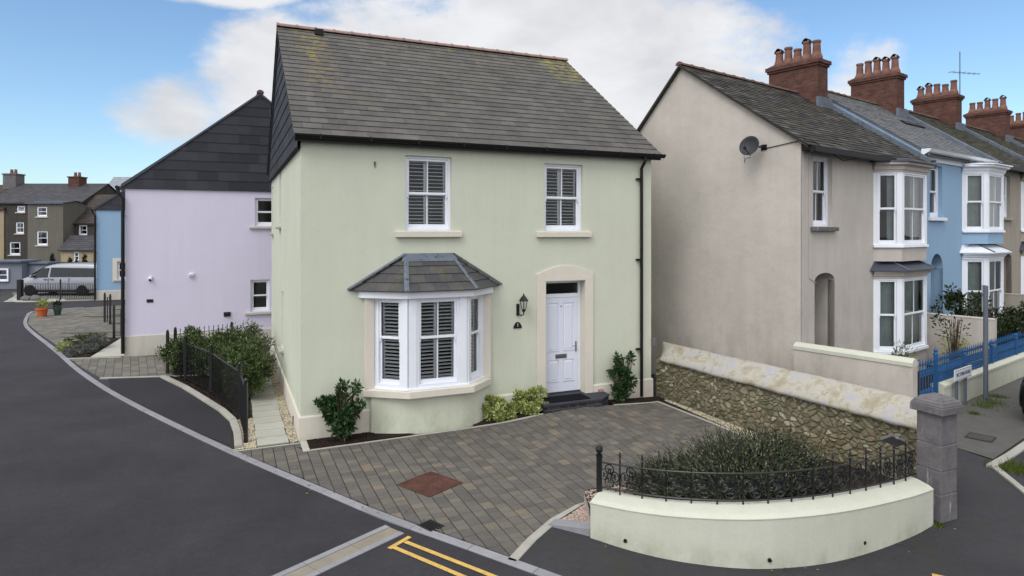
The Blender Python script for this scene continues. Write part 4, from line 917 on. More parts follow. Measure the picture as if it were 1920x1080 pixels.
def bayroof(parent,x0,x1,p,z0,z1,ov,mat):
    a=[(x0-ov,0),(x0+p-ov*.4,-p-ov),(x1-p+ov*.4,-p-ov),(x1+ov,0)]; b=[(x0+.1,.0),(x0+p+.05,-.10),(x1-p-.05,-.10),(x1-.1,.0)]
    mb=MB(); mb.add([(x,y,z0) for x,y in a]+[(x,y,z0+.03) for x,y in a]+[(x,y,z1) for x,y in b],[(0,1,2,3),(0,1,5,4),(1,2,6,5),(2,3,7,6),(4,5,9,8),(5,6,10,9),(6,7,11,10),(8,9,10,11)]); r=mb.build('bay_roof',mat,parent)
    mb=MB()
    for i in (1,2): mb.tube([(a[i][0],a[i][1],z0+.04),(b[i][0],b[i][1],z1+.01)],.022,6)
    mb.tube([(b[0][0]-.05,-.01,z1+.01),(b[3][0]+.05,-.01,z1+.01)],.025,6); mb.build('lead_flashing',M['lead'],r); return r
def corniced(parent,x0,x1,p,z,mat,h=.2,ov=.12):
    mb=MB(); mb.sweep([(x0-.02,.0),(x0+p,-p),(x1-p,-p),(x1+.02,.0)],[(-.2,z),(.02,z),(.02,z+.05),(.05,z+.06),(.07,z+h*.6),(ov,z+h*.75),(ov,z+h),(-.2,z+h)]); return mb.build('bay_cornice',mat,parent)
RY2,BACK=3.12,6.9
def arch_pts(u0,u1,zs,zt,n=10):
    c=(u0+u1)/2; r=(u1-u0)/2; return [(c-r*math.cos(math.pi*i/n), zs+(zt-zs)*math.sin(math.pi*i/n)) for i in range(n+1)]
def terrace_house(name,label,u0,u1,dz,wm,rm,chim,parts):
    """origin at the front-left corner; x along the street, y back"""
    h=thing(name,label,'house',(*tw(u0,0),0),TA,'terraced houses down the street'); w=u1-u0
    he,hr=5.68+dz,7.93+dz; ow=parts['win']; arch=parts['arch']
    mb=MB(); ops=[ow,(arch[0],arch[1],0,arch[2])]
    b=parts['bay']; ops+=[(b[0]+.1,b[1]-.1,b[3],b[4]),(b[0]+.1,b[1]-.1,b[5],b[6])]
    wall(mb,Matrix.Identity(4),0,w,0,he,ops,.16)
    ap=arch_pts(arch[0],arch[1],arch[2]-.25 if False else arch[2]-.0,arch[2]+.0) if False else None
    # round the head of the doorway
    c=(arch[0]+arch[1])/2; r=(arch[1]-arch[0])/2; zs=arch[2]-arch[3]; n=10
    for sg in (-1,1):
        pts=[(c+sg*r,-.0,arch[2])]+[(c+sg*r*math.cos(math.pi/2*i/n),0,zs+arch[3]*math.sin(math.pi/2*i/n)) for i in range(n+1)]
        mb.add(pts,[(0,i,i+1) for i in range(1,n+1)])
        mb.add([(p[0],0,p[2]) for p in pts[1:]]+[(p[0],.8,p[2]) for p in pts[1:]],[(i,i+1,n+2+i,n+1+i) for i in range(n)])
    for x in arch[:2]: mb.face([(x,.0,0),(x,.8,0),(x,.8,arch[2]),(x,0,arch[2])])
    zb=5.0+dz-.35
    yb=BACK-.7; wall(mb,Tr(w,yb,0,R(180)),0,w,0,zb)
    sl=(hr-zb)/(yb-RY2)
    if parts.get('gable'):
        mb.face([(0,0,0),(0,0,he),(0,RY2,hr),(0,yb,zb),(0,yb,0)][::-1])
    else: mb.face([(.02,0,he-.3),(.02,0,he),(.02,RY2,hr),(.02,yb,zb),(.02,yb,zb-.5)])
    mb.face([(w,0,0),(w,0,he),(w,RY2,hr),(w,yb,zb),(w,yb,0)]); mb.face([(arch[0],.8,0),(arch[1],.8,0),(arch[1],.8,arch[2]),(arch[0],.8,arch[2])]); mb.build('wall',wm,h)
    mb=MB(); mb.face([(.05,1.5,0),(w-.05,1.5,0),(w-.05,1.5,he),(.05,1.5,he)]); mb.face([(.05,.9,2.95),(w-.05,.9,2.95),(w-.05,1.5,2.95),(.05,1.5,2.95)]); mb.build('dark_backing',M['dark'],h)  # near-black sheets that paint the room shade seen through the glass
    mb=MB(); mb.box(arch[0]+.02,.70,.25,arch[1]-.02,.76,arch[2]-.05); 
    for q in (.1,.55): mb.box(arch[0]+.12,.69,.4,arch[0]+.12+.28,.70,2.0) if q==.1 else mb.box(arch[1]-.4,.69,.4,arch[1]-.12,.70,2.0)
    mb.build('door',parts.get('doorm',M['dark']),h)
    # roof
    ov=.12 if parts.get('gable') else 0; ey,ez=-.20,he-.10
    mb=MB(); mb.add([(-ov+.0,ey,ez),(w,ey,ez),(w,RY2,hr),(-ov,RY2,hr),(-ov,yb+.15,zb-.1),(w,yb+.15,zb-.1),(-ov,ey,ez-.06),(w,ey,ez-.06),(w,RY2,hr-.06),(-ov,RY2,hr-.06),(-ov,yb+.15,zb-.16),(w,yb+.15,zb-.16)],
      [(0,1,2,3),(3,2,5,4),(0,3,9,6),(3,4,10,9),(0,6,7,1),(1,7,8,2),(2,8,11,5),(6,9,8,7),(9,10,11,8)])
    rf=mb.build('roof',rm,h); mb=MB(); SL=math.dist((ey,ez),(RY2,hr))
    tiles(mb,slope_T(-ov-.02,ey-.04,ez-.02,RY2,hr),w+ov+.02,SL+.04,.15,.25,.014,jit=.35,rnd=random.Random(int(u0*7)+3)); mb.build('roof_slates',rm,rf)
    mb=MB(); ridge_tiles(mb,-ov,w,RY2,hr+.03,int(w/.42),.09); mb.build('ridge_tiles',M['terracotta'],rf)
    mb=MB(); mb.box(-.06,-.35,he-.25,w,-.22,he-.13); mb.box(0,-.2,he-.20,w,.0,he-.10)
    if not parts.get('cornice'): mb.build('gutter',M['pipe'],h)
    else: 
        mb=MB(); mb.sweep([(-.03,0),(w,0)],[(0,he-.28),(.05,he-.28),(.07,he-.12),(.20,he-.05),(.24,he+.03),(0,he+.03)]); mb.build('cornice',M['upvc'],h)
    # leaded parapet on the party wall
    mb=MB(); T=slope_T(w-.16,ey-.04,ez-.02,RY2,hr); mb.T=T; mb.box(0,0,0,.32,SL-.45,.12); mb.T=Matrix.Identity(4); mb.build('parapet_flashing',M['lead'],h)
    # chimney: stack, oversailing courses and a row of pots
    cu,cz,y0,y1=chim; cx=cu-u0; mb=MB(); mb.box(cx-.30,y0,hr-1.0,cx+.30,y1,cz-.22); mb.box(cx-.34,y0-.04,cz-.22,cx+.34,y1+.04,cz-.15); mb.box(cx-.38,y0-.08,cz-.15,cx+.38,y1+.08,cz-.04)
    mb.prism([(cx-.36,y0-.06),(cx+.36,y0-.06),(cx+.36,y1+.06),(cx-.36,y1+.06)],cz-.04,cz+.05,[(cx-.25,y0+.1),(cx+.25,y0+.1),(cx+.25,y1-.1),(cx-.25,y1-.1)])
    ch=mb.build('chimney',M['brick'],h); rnd=random.Random(int(u0*10)+2)
    mb=MB(); mb.box(cx-.40,y0-.1,hr-.55,cx+.40,y0-.01,hr-.22); mb.build('chimney_flashing',M['lead'],ch)
    for i in range(5):
        y=y0+.18+(y1-y0-.36)*i/4; H=rnd.uniform(.42,.6) if i else .56; mb=MB()
        mb.lathe([(.17,0),(.165,.08),(.12,.2),(.105,H-.08),(.125,H-.06),(.12,H),(.09,H),(.09,H-.1)],(cx,y,cz+.02),12)
        if rnd.random()<.65:
            mb.mi=1; q=[(cx+.0,y-.125+.25*k/8,cz+H-.02+.12*math.sin(math.pi*k/8)) for k in range(9)]
            for a3,b3 in zip(q,q[1:]): mb.add([(a3[0]-.10,a3[1],a3[2]),(a3[0]+.10,a3[1],a3[2]),(b3[0]+.10,b3[1],b3[2]),(b3[0]-.10,b3[1],b3[2]),(a3[0]-.10,a3[1],a3[2]+.02),(a3[0]+.10,a3[1],a3[2]+.02),(b3[0]+.10,b3[1],b3[2]+.02),(b3[0]-.10,b3[1],b3[2]+.02)],[(0,1,2,3),(4,7,6,5),(0,4,5,1),(2,6,7,3),(0,3,7,4),(1,5,6,2)])
        mb.build('chimney_pot',[M['pot'],M['potcap']],ch,smooth=False)
    # upper window
    sash(h,Tr(ow[0],0,ow[2]),ow[1]-ow[0],ow[3]-ow[2],.12,1 if parts.get('gable') else 0,split=.5,sill=(.12,.10,.10,parts.get('sillm',M['upvc'])),curt=((0,.3,0,1),),fw=.07)
    # bays
    x0,x1,p,l0,l1,m0,m1=b
    bayband(h,'bay_base',x0,x1,p,0,l0-.06,0,wm); bay(h,x0,x1,p,l0,l1,wm,curt=parts.get('c1',((0,1,0,1),)))
    corniced(h,x0,x1,p,l1,parts['corn'],.18,.10); bayroof(h,x0,x1,p,l1+.18,m0-.36,.20,parts['roofm']); bayband(h,'bay_apron',x0,x1,p,m0-.40,m0-.06,0,wm)
    bay(h,x0,x1,p,m0,m1,wm,curt=parts.get('c2',((0,.35,0,1),))); corniced(h,x0,x1,p,m1,parts['corn'],.24,.16); bayroof(h,x0,x1,p,m1+.24,m1+.34,.22,parts['roofm2'])
    return h
greycurt=((0,1,0,1),)
th=terrace_house('terraced_house','tan rendered end-of-terrace house with plain gable and satellite dish',0,6.25,0,M['tan'],M['oldslate'],(5.72,8.88,2.45,4.0),
 dict(gable=True,win=(.50,1.34,3.86,5.42),arch=(.56,1.45,2.83,.18),bay=(3.38,5.78,.46,.82,2.60,3.42,5.20),sillm=M['granite'],corn=M['tan'],roofm=M['slate'],roofm2=M['slate'],c1=((0,1,0,1),),c2=((.62,1,0,1),)))
tb=terrace_house('terraced_house','sky blue terraced house with white bays behind the blue railings',6.25,11.75,.28,M['blue'],m_tile('smooth_grey_roof',[(0,col('#5c5e60')),(1,col('#6e7072'))],.2,.6,('#7b5a4a',1.5,.62,.4)),(11.1,9.27,2.45,4.0),
 dict(win=(.55,1.42,4.15,5.60),arch=(.62,1.48,3.12,.42),bay=(2.95,5.35,.5,1.0,2.92,3.78,5.50),corn=M['upvc'],roofm=M['upvc'],roofm2=M['upvc'],cornice=True,doorm=m_plain('blue_door','#3f5f80',.6,.3),c1=((0,1,0,1),),c2=((0,1,0,1),)))
t3=terrace_house('terraced_house','dull beige terraced house partly hidden behind the blue house\'s bay',11.75,17.1,.34,M['beige'],M['mossslate'],(16.5,9.22,2.45,4.0),
 dict(win=(1.0,1.85,4.22,5.64),arch=(1.2,2.0,3.0,.2),bay=(3.0,5.1,.5,1.0,2.9,3.8,5.5),sillm=M['beige'],corn=M['beige'],roofm=M['slate'],roofm2=M['slate']))
t4=terrace_house('terraced_house','fourth house of the terrace, only its mossy roof and chimney showing',17.1,22.9,.38,M['lavplinth'],M['mossslate'],(22.4,9.28,2.45,4.0),
 dict(win=(.6,1.45,4.22,5.64),arch=(.62,1.48,3.0,.2),bay=(3.0,5.3,.5,1.0,2.9,3.8,5.5),corn=M['upvc'],roofm=M['slate'],roofm2=M['slate']))
t5=terrace_house('terraced_house','farthest terraced house whose chimney shows at the right edge of the photo',22.9,28.6,.42,M['beige'],M['mossslate'],(28.0,9.32,2.45,4.0),
 dict(win=(.6,1.45,4.22,5.64),arch=(.62,1.48,3.0,.2),bay=(3.0,5.3,.5,1.0,2.9,3.8,5.5),corn=M['upvc'],roofm=M['slate'],roofm2=M['slate']))
# corner bead and drip of the tan house
mb=MB(); mb.box(-.014,-.012,0,.10,.0,5.55); mb.box(-.014,-.012,0,.0,.10,5.58); mb.build('corner_render',M['tan'],th)
mb=MB(); mb.tube([(.30,-.01,5.45),(.30,-.01,2.75),(.62,-.012,2.62)],.007,5); mb.build('cable',M['tan'],th)
# skylight strip on the blue house's roof
mb=MB(slope_T(.5,-.24,5.84,RY2,8.21)); mb.box(2.9,2.4,.02,4.4,2.62,.06); mb.build('roof_patch',M['pipe'],tb)
# satellite dish on the tan gable
X0,Y0=tw(0,.86); ds=thing('satellite_dish','dark grey satellite dish on the tan gable below the roof edge','satellite dish',(X0,Y0,5.62),TA)
mb=MB(); mb.tube([(0,0,0),(-.14,0,.01),(-.20,.06,.02),(-.24,.10,.03)],.022,8); mb.box(-.02,-.07,-.05,0,.07,.07); mb.build('bracket',M['black'],ds)
mb=MB(); c0=Vector((-.30,.15,.02)); ax=Vector((-.95,-.12,.28)).normalized(); mb.T=Matrix.Translation(c0)@ax.to_track_quat('Z','Y').to_matrix().to_4x4()
mb.lathe([(.0001,0),(.10,.012),(.18,.042),(.225,.07),(.23,.065),(.18,.034),(.10,.0),(.0001,-.012)],(0,0,0),24); mb.build('dish',m_plain('dish_grey','#2b2e33',.55,.3),ds,smooth=True)
mb=MB(); e=c0+ax*.32+Vector((0,0,-.14)); mb.tube([c0+Vector((0,0,-.20)),e],.012,6); mb.tube([e-ax*.05,e+ax*.07],.035,10); mb.tube([e,e+Vector((0,0,-.2)),e+Vector((.1,.05,-.32)),e+Vector((.22,.1,-.22)),c0+Vector((.02,0,-.24))],.006,5); mb.build('receiver_arm',M['black'],ds)
mb=MB(Tr(X0,Y0,5.6,TA)); mb.tube([(-.01,-.02,0),(-.02,-.5,.05),(-.03,-1.0,.10),(.02,-1.1,.06),(1.3,-1.12,-.28),(3.0,-1.1,-.02),(4.8,-1.1,.04)],.009,5)
o=mb.build('cable',M['pipe']); tag(o,'thin black cable strung from the satellite dish under the tan house eaves','cable')
# television aerial on the third chimney
ax_,ay_=tw(16.9,2.55); ae=thing('television_aerial','thin metal aerial mast rising beside the third brick chimney','aerial',(ax_,ay_,7.9),TA)
mb=MB(); mb.tube([(0,0,0),(0,0,3.1)],.02,6); mb.build('mast',M['postgrey'],ae)
mb=MB(); mb.tube([(-.5,.2,2.25),(.9,-.4,2.25)],.012,5)
for i in range(6): x=-.4+i*.23; mb.tube([(x-.06,.16-i*.1-.16,2.25),(x+.06,.16-i*.1+.16,2.25)],.007,4)
mb.build('antenna',M['postgrey'],ae)
# ---------------------------------------------------------------- walls and railings in front of the terrace
def capwall(name,label,path,h,w,mat,cmat,caph=.07,ov=.03,slope=0,cat='garden wall'):
    x0,y0=path[0]; t=thing(name,label,cat,(x0,y0,0)); P=[(x-x0,y-y0) for x,y in path]
    mb=MB(); mb.sweep(P,[(0,-.1),(0,h),(w,h),(w,-.1)]); mb.build('wall',mat,t)
    mb=MB(); mb.sweep(P,[(-ov,h),(-ov,h+caph*.5),(w*.35,h+caph+slope),(w*.65,h+caph+slope),(w+ov,h+caph*.5),(w+ov,h)]); mb.build('coping',cmat,t); return t
capwall('garden_wall','tan rendered garden wall with cream coping at the corner of the tan house',[tw(-.10,.0),tw(-.10,-2.28)],1.28,.20,M['tan'],M['wallcream'],.14,.02)
capwall('garden_wall','low tan wall between the tan and blue houses\' front gardens',[tw(6.1,-.05),tw(6.1,-1.74)],1.55,.18,M['tan'],M['tan'],.04,.01)
capwall('garden_wall','brown rendered wall beyond the blue house\'s bay',[tw(11.8,-.05),tw(11.8,-1.74)],1.75,.18,M['beige'],M['beige'],.04,.01)
capwall('front_wall','low cream wall carrying the blue cast iron railings',[tw(2.12,-1.71),tw(24,-1.71)],.47,.24,M['wallcream'],M['wallcream'],.10,.02,cat='front wall')
sheet('garden_soil',[tw(.1,-.02),tw(.1,-1.72),tw(24,-1.72),tw(24,-.02)],.22,M['soil'])
bx,by=tw(.0,-1.83); rl=thing('cast_iron_railing','bright blue ornamental iron railing on the low cream wall','railing',(bx,by,0),TA)
def ornate(mb,x0,x1,z0,z1,step=.12):
    for zz in (z0,z0+.14,z1-.1,z1): mb.box(x0,-.012,zz,x1,.012,zz+.017)
    n=int((x1-x0)/step)
    for i in range(n+1):
        x=x0+(x1-x0)*i/n; mb.tube([(x,0,z0),(x,0,z1+.03)],.010,5); mb.add([(x-.045,0,z1+.05),(x,-.02,z1+.02),(x+.045,0,z1+.05),(x,.02,z1+.02),(x,0,z1+.15)],[(0,1,4),(1,2,4),(2,3,4),(3,0,4),(0,3,2,1)])
        if i<n:
            xm=x+step/2
            for zc in ((z0+.07),(z0+.24),(z1-.17)):
                mb.tube([(xm+.045*math.cos(a),.0,zc+.055*math.sin(a)) for a in [k*.7 for k in range(9)]],.010,4)
                mb.tube([(xm-.06,0,zc-.06),(xm,0,zc),(xm+.06,0,zc+.06)],.008,4)
for a,b in ((2.12,3.6),(3.6,5.4),(5.4,7.2),(7.2,9.4),(9.4,12)):
    mb=MB(); ornate(mb,a,b,.58,1.02); mb.build('railing_panel',M['bluepaint'],rl)
for x in (2.02,3.6,5.4,7.2,9.4):
    mb=MB(); mb.box(x-.035,-.035,0 if x<2.1 else .5,x+.035,.035,(1.16 if x<2.1 else .98)); mb.lathe([(.05,0),(.05,.03),(.03,.06),(.045,.1),(.01,.15)],(x,0,(1.16 if x<2.1 else .98)),10); mb.build('post',M['bluepaint'],rl)
gt=thing('garden_gate','narrow blue ornamental iron gate at the end of the tan garden wall','gate',(bx,by,0),TA)
mb=MB(); ornate(mb,1.22,1.92,.22,1.02,.12); mb.build('gate_leaf',M['bluepaint'],gt)
# street furniture
def plate(mb,w,h,z,t=.012): mb.box(-w/2,-t,z,w/2,0,z+h)
sx,sy=tw(2.80,-2.06); sn=thing('street_name_sign','low white street name sign on two grey legs before the cream wall','street sign',(sx,sy,0),TA)
mb=MB(); mb.box(-.48,-.022,.60,.48,0,.84); mb.build('sign_plate',M['signw'],sn,bevel=.004)
mb=MB(); 
for q in ((-.46,.615,.46,.62),(-.46,.82,.46,.825)): mb.box(q[0],-.025,q[1],q[2],-.0225,q[3])
mb.build('border',M['ink'],sn); text_part('lettering','VICTORIA ROAD',.105,M['ink'],sn,Tr(0,-.0245,.72))
for x in (-.26,.24): mb=MB(); mb.box(x-.03,.002,0,x+.03,.05,.82); mb.build('leg',M['postgrey'],sn)
px_,py_=10.57,14.40; sp=thing('parking_sign','tall grey post with a narrow white parking plate seen edge-on','sign post',(px_,py_,0),R(74))
mb=MB(); mb.lathe([(.048,0),(.048,2.53),(.02,2.55)],(0,0,0),14); mb.build('post',M['postgrey'],sp)
mb=MB(); mb.box(.04,-.062,1.92,.34,-.05,2.54); mb.build('sign_plate',M['signw'],sp)
mb=MB(); mb.box(.05,-.052,2.3,.33,-.02,2.33); mb.build('clamp',M['postgrey'],sp)
text_part('lettering','P\nPermit\nholders\nonly',.10,M['ink'],sp,Tr(.19,-.0645,2.23))
# parked black car at the right edge
def car_body(mb,prof_low,prof_hi,W_,bev=.0): pass
def wheel(parent,x,y,r,w,label=None,nsp=5):
    mb=MB(Matrix.Translation((x,y,r))@Matrix.Rotation(R(90),4,'X')); mb.lathe([(r*.62,-w/2),(r*.93,-w/2),(r,-w/2+.03),(r,w/2-.03),(r*.93,w/2),(r*.62,w/2)],(0,0,0),28); o=mb.build('wheel',M['tyre'],parent,smooth=True)
    s=1 if y<0 else -1
    mb=MB(Matrix.Translation((x,y,r))@Matrix.Rotation(R(90),4,'X')); zf=s*(w/2-.01); mb.lathe([(r*.6,zf-s*.05),(r*.63,zf),(r*.56,zf),(r*.54,zf-s*.04)],(0,0,0),28)
    for k in range(nsp):
        a=2*math.pi*k/nsp; c,sn_=math.cos(a),math.sin(a); p=lambda rr,o_:(rr*c-o_*sn_,rr*sn_+o_*c)
        mb.prism([p(r*.08,-.035),p(r*.58,-.022),p(r*.58,.022),p(r*.08,.035)],min(zf-s*.03,zf-s*.005),max(zf-s*.03,zf-s*.005))
    mb.lathe([(r*.16,zf-s*.03),(r*.14,zf+s*.002)],(0,0,0),14); mb.build('rim',M['alloy'],o); return o
def loft(mb,secs):
    """secs: list of (x, [(y,z)...]) closed sections"""
    k=len(secs[0][1]); pts=[(x,y,z) for x,s in secs for y,z in s]
    f=[(i*k+j,i*k+(j+1)%k,(i+1)*k+(j+1)%k,(i+1)*k+j) for i in range(len(secs)-1) for j in range(k)]+[tuple(range(k))[::-1],tuple((len(secs)-1)*k+j for j in range(k))]
    mb.add(pts,f)
def car(name,label,loc,rz,paint,side,L,Hh,Wd,wb0,wb1,wr,glass,extra):
    """side: upper outline (x,z) front to back of the body without glass; built as a tapered body, cabin and glazing"""
    t=thing(name,label,'van' if 'van' in name else 'car',loc,rz)
    low,shoulder=side; hw=Wd/2; secs=[]
    for x,zb,zs,zt,wt in low:   # x, sill z, shoulder z, top z, half-width at top
        secs.append((x,[(-hw*.93*extra(x),zb),(-hw*extra(x),zb+.12),(-hw*extra(x),(zb+zs)/2+.05),(-hw*.985*extra(x),zs),(-wt*.97,zt-.07),(-wt*.9,zt),(-wt*.4,zt+.03),(wt*.4,zt+.03),(wt*.9,zt),(wt*.97,zt-.07),(hw*.985*extra(x),zs),(hw*extra(x),(zb+zs)/2+.05),(hw*extra(x),zb+.12),(hw*.93*extra(x),zb)]))
    mb=MB(); loft(mb,secs); b=mb.build('body',paint,t,smooth=True); m=b.modifiers.new('sub','SUBSURF'); m.levels=m.render_levels=2
    return t,b
def arches(parent,xs,r,hw,mat):
    for x in xs:
        for s in (-1,1):
            mb=MB(Matrix.Translation((x,s*hw,r))@Matrix.Rotation(R(90),4,'X')); mb.lathe([(r*1.16,-.012),(r*1.16,.012)],(0,0,0),30); mb.build('wheel_arch',mat,parent)
ex=lambda x:1-.10*max(0,(-x-2.0)/.35 if x<-2.0 else 0)
# silver camper van: nose to -x
low=[(-2.45,.32,.62,.74,.78),(-2.38,.26,.72,.92,.80),(-2.1,.24,.86,1.04,.80),(-1.62,.24,.98,1.18,.78),(-1.15,.24,1.02,1.55,.74),(-.72,.24,1.02,1.80,.72),(0,.24,1.02,1.86,.74),(1.2,.24,1.02,1.87,.74),(2.1,.24,1.02,1.85,.73),(2.36,.26,1.0,1.76,.72),(2.42,.34,.95,1.2,.80)]
van,vb=car('camper_van','silver camper van with dark side windows parked behind the black fence',(-26.45,38.5,0),0,M['silver'],(low,None),4.85,1.9,1.9,-1.55,1.5,.33,None,ex)
def sideglass(parent,name,quad,y,mat=None):
    mb=MB(); mb.add([(x,y+ (.035*0),z) for x,z in quad]+[(x,y+.015*(1 if y<0 else -1),z) for x,z in quad],[tuple(range(len(quad))),tuple(range(2*len(quad)-1,len(quad)-1,-1))]+[(i,(i+1)%len(quad),len(quad)+(i+1)%len(quad),len(quad)+i) for i in range(len(quad))]); return mb.build(name,mat or M['carglass'],parent)
def tiltglass(parent,name,quad,f,mat=None,s=-1):
    mb=MB(); pts=[(x,s*f(z),z) for x,z in quad]; pts2=[(x,s*(f(z)-.02),z) for x,z in quad]; n=len(quad); mb.add(pts+pts2,[tuple(range(n)),tuple(range(2*n-1,n-1,-1))]+[(i,(i+1)%n,n+(i+1)%n,n+i) for i in range(n)]); return mb.build(name,mat or M['carglass'],parent)
fz=lambda z: .945-.21*max(0,(z-1.02))/.78*1.0+.006
for s in (-1,1):
    tiltglass(van,'side_window',[(-1.55,1.08),(-.62,1.08),(-.62,1.62),(-.98,1.60)],fz,s=s); tiltglass(van,'side_window',[(-.48,1.10),(2.12,1.10),(2.08,1.60),(-.48,1.64)],fz,s=s)
mb=MB(); mb.add([(-1.86,-.70,1.14),(-1.86,.70,1.14),(-1.02,.62,1.66),(-1.02,-.62,1.66)],[(0,1,2,3)]); mb.build('windscreen',M['carglass'],van)
for x in (-1.58,1.42):
    for s in (-1,1): wheel(van,x,s*.84,.33,.22,nsp=7)
arches(van,(-1.58,1.42),.33,.925,M['tyre'])
mb=MB(); mb.box(-.55,-.957,.35,-.535,-.94,1.05); mb.box(.65,-.957,.35,.665,-.94,1.05); mb.box(-1.3,-.962,.22,1.1,-.93,.30); mb.build('door_seam',M['tyre'],van)
mb=MB(); mb.box(-.8,-.985,.93,-.62,-.95,.97); mb.box(-.42,-.985,.93,-.24,-.95,.97); mb.build('handle',M['tyre'],van)
mb=MB(); mb.box(-1.5,-1.16,1.06,-1.38,-.95,1.22); mb.build('wing_mirror',M['silver'],van,bevel=.03)
mb=MB(); mb.box(-2.40,-.82,.66,-2.30,-.52,.84); mb.build('headlight',M['chrome'],van,bevel=.03)
# black hatchback
cx_,cy_=11.98,13.2
low=[(-2.05,.36,.62,.78,.62),(-2.0,.22,.72,.98,.66),(-1.8,.2,.82,1.08,.64),(-1.45,.2,.86,1.34,.60),(-1.0,.2,.88,1.44,.58),(0,.2,.88,1.47,.58),(.55,.2,.88,1.38,.58),(1.1,.2,.86,.98,.66),(1.7,.22,.76,.86,.66),(1.98,.3,.62,.68,.6)]
hb,hbb=car('parked_car','black hatchback parked against the kerb at the right edge of the photo',(cx_,cy_,0),R(37.3),M['blackcar'],(low,None),4,1.47,1.76,-1.3,1.3,.31,None,lambda x:1-.12*max(0,(abs(x)-1.7)/.35))
for x in (-1.28,1.28):
    for s in (-1,1): wheel(hb,x,s*.76,.31,.2)
fz2=lambda z: .872-.24*max(0,(z-.88))/.5
for s in (-1,1): tiltglass(hb,'side_window',[(-1.35,.93),(-.05,.93),(-.1,1.33),(-1.05,1.33)],fz2,s=s); tiltglass(hb,'side_window',[(.02,.93),(.95,.93),(.45,1.32),(-.03,1.33)],fz2,s=s)
mb=MB(); mb.add([(-1.93,-.55,1.0),(-1.93,.55,1.0),(-1.52,.5,1.34),(-1.52,-.5,1.34)],[(0,1,2,3)]); mb.build('rear_window',M['carglass'],hb)
for s in (-1,1): mb=MB(); mb.box(-2.05,s*.56-.09,.80,-1.93,s*.56+.09,.90); mb.build('rear_lamp',M['red'],hb,bevel=.03)
# ---------------------------------------------------------------- rubble boundary wall
SW0,SW1=(3.30,14.74),(5.88,9.0); sd_=Vector((SW1[0]-SW0[0],SW1[1]-SW0[1])); SLn=sd_.length; sang=math.atan2(sd_.y,sd_.x)
sw=thing('stone_wall','mossy rubble stone boundary wall with a broad patchy limewashed coping','stone wall',(*SW0,0),sang)
# local: x along, -y faces the drive
Hn=lambda x:.86+.10*x/SLn
nx,nz=440,76; vs=[]; cols=[]; fs=[]
rnd=random.Random(9); pal=[col(h)[:3] for h in ('#716d5a','#79745f','#7f7966','#8a846f','#6b6754','#7b7765','#a09a87','#7b6e5c','#746f5c','#67634f','#8c8773')]
mort=col('#625d4a')[:3]
for j in range(nz+1):
    for i in range(nx+1):
        x=SLn*i/nx; z=-.03+(Hn(x)+.05)*j/nz
        wob=noise.noise_vector(Vector((x*3,z*3,2)))*.10
        dd,pp=noise.voronoi(Vector(((x+wob.x)*8.0,(z+wob.y)*12.0,.3)),distance_metric='DISTANCE')
        e=dd[1]-dd[0]; k=min(1,max(0,(e-.03)/.22)); k=k*k*(3-2*k)
        hsh=noise.cell(pp[0]*7.31+Vector((3.1,1.7,9.2))); h2=noise.cell(pp[0]*3.7+Vector((31,17,2)))
        hs=abs(hsh)%1; cidx=int((abs(h2)%1)*len(pal))%len(pal)
        dp=k*(.010+.026*hs)+noise.fractal(Vector((x*14,z*14,1)),1,2,4)*.006
        vs.append((x,-dp,z)); c=pal[cidx]; g=.88+.3*hs; mm=max(0,min(1,(.35-z)*2.2))*max(0,min(1,.5+noise.noise(Vector((x*2.2,z*2,5)))*1.5)); 
        cc=[mort[q]*(1-k)+c[q]*g*k for q in range(3)]; gr=(.050,.055,.026); cc=[cc[q]*(1-mm*.65)+gr[q]*mm*.65 for q in range(3)]
        rr=max(0,noise.noise(Vector((x*1.3+4,z*1.7,8)))-.34)*1.6; cc=[cc[q]*(1-rr)+(.16,.09,.055)[q]*rr for q in range(3)]
        cols.append((*cc,1))
for j in range(nz):
    for i in range(nx): a=j*(nx+1)+i; fs.append((a,a+1,a+nx+2,a+nx+1))
# left return, right return and back
def add(p,c=(.12,.11,.08,1)): vs.append(p); cols.append(c); return len(vs)-1
for x in (0,SLn): q=[add(p) for p in ((x,0,-.05),(x,0,Hn(x)),(x,.42,Hn(x)),(x,.42,-.05))]; fs.append(tuple(q))
q=[add(p) for p in ((0,.42,-.05),(SLn,.42,-.05),(SLn,.42,Hn(SLn)),(0,.42,Hn(0)))]; fs.append(tuple(q))
me=bpy.data.meshes.new('rubble_face'); me.from_pydata(vs,[],fs); ca=me.color_attributes.new('stone','FLOAT_COLOR','POINT'); ca.data.foreach_set('color',[v for c in cols for v in c]); me.materials.append(M['rubble'])
o=bpy.data.objects.new('rubble_face',me); SC.collection.objects.link(o); o.parent=sw
# coping as a subdivided lumpy slope
vs=[];fs=[]; n=150; prof=[(-.075,-.03),(-.07,.03),(.02,.10),(.14,.20),(.26,.295),(.34,.325),(.42,.27),(.46,.12),(.44,-.02)]
for i in range(n+1):
    x=-.20+(SLn+.22)*i/n; xe=(x+.20)/.42 if x<.22 else 1; xe=max(.0,xe)
    for (y,z) in prof:
        yy=y if y>.3 else y*(1)+(1-xe)*(.33-y)*.9; v=noise.fractal(Vector((x*3,y*5,z*5)),1,2,4)*.012
        vs.append((x,yy+v*.5,Hn(x)+z+v))
k=len(prof)
for i in range(n):
    for j in range(k-1): fs.append((i*k+j,(i+1)*k+j,(i+1)*k+j+1,i*k+j+1))
    fs.append((i*k+k-1,(i+1)*k+k-1,(i+1)*k,i*k))
fs+=[tuple(range(k)),tuple(n*k+j for j in range(k))]
me=bpy.data.meshes.new('coping'); me.from_pydata(vs,[],fs); me.materials.append(M['coping']); o=bpy.data.objects.new('coping',me); SC.collection.objects.link(o); o.parent=sw
for p in me.polygons: p.use_smooth=True
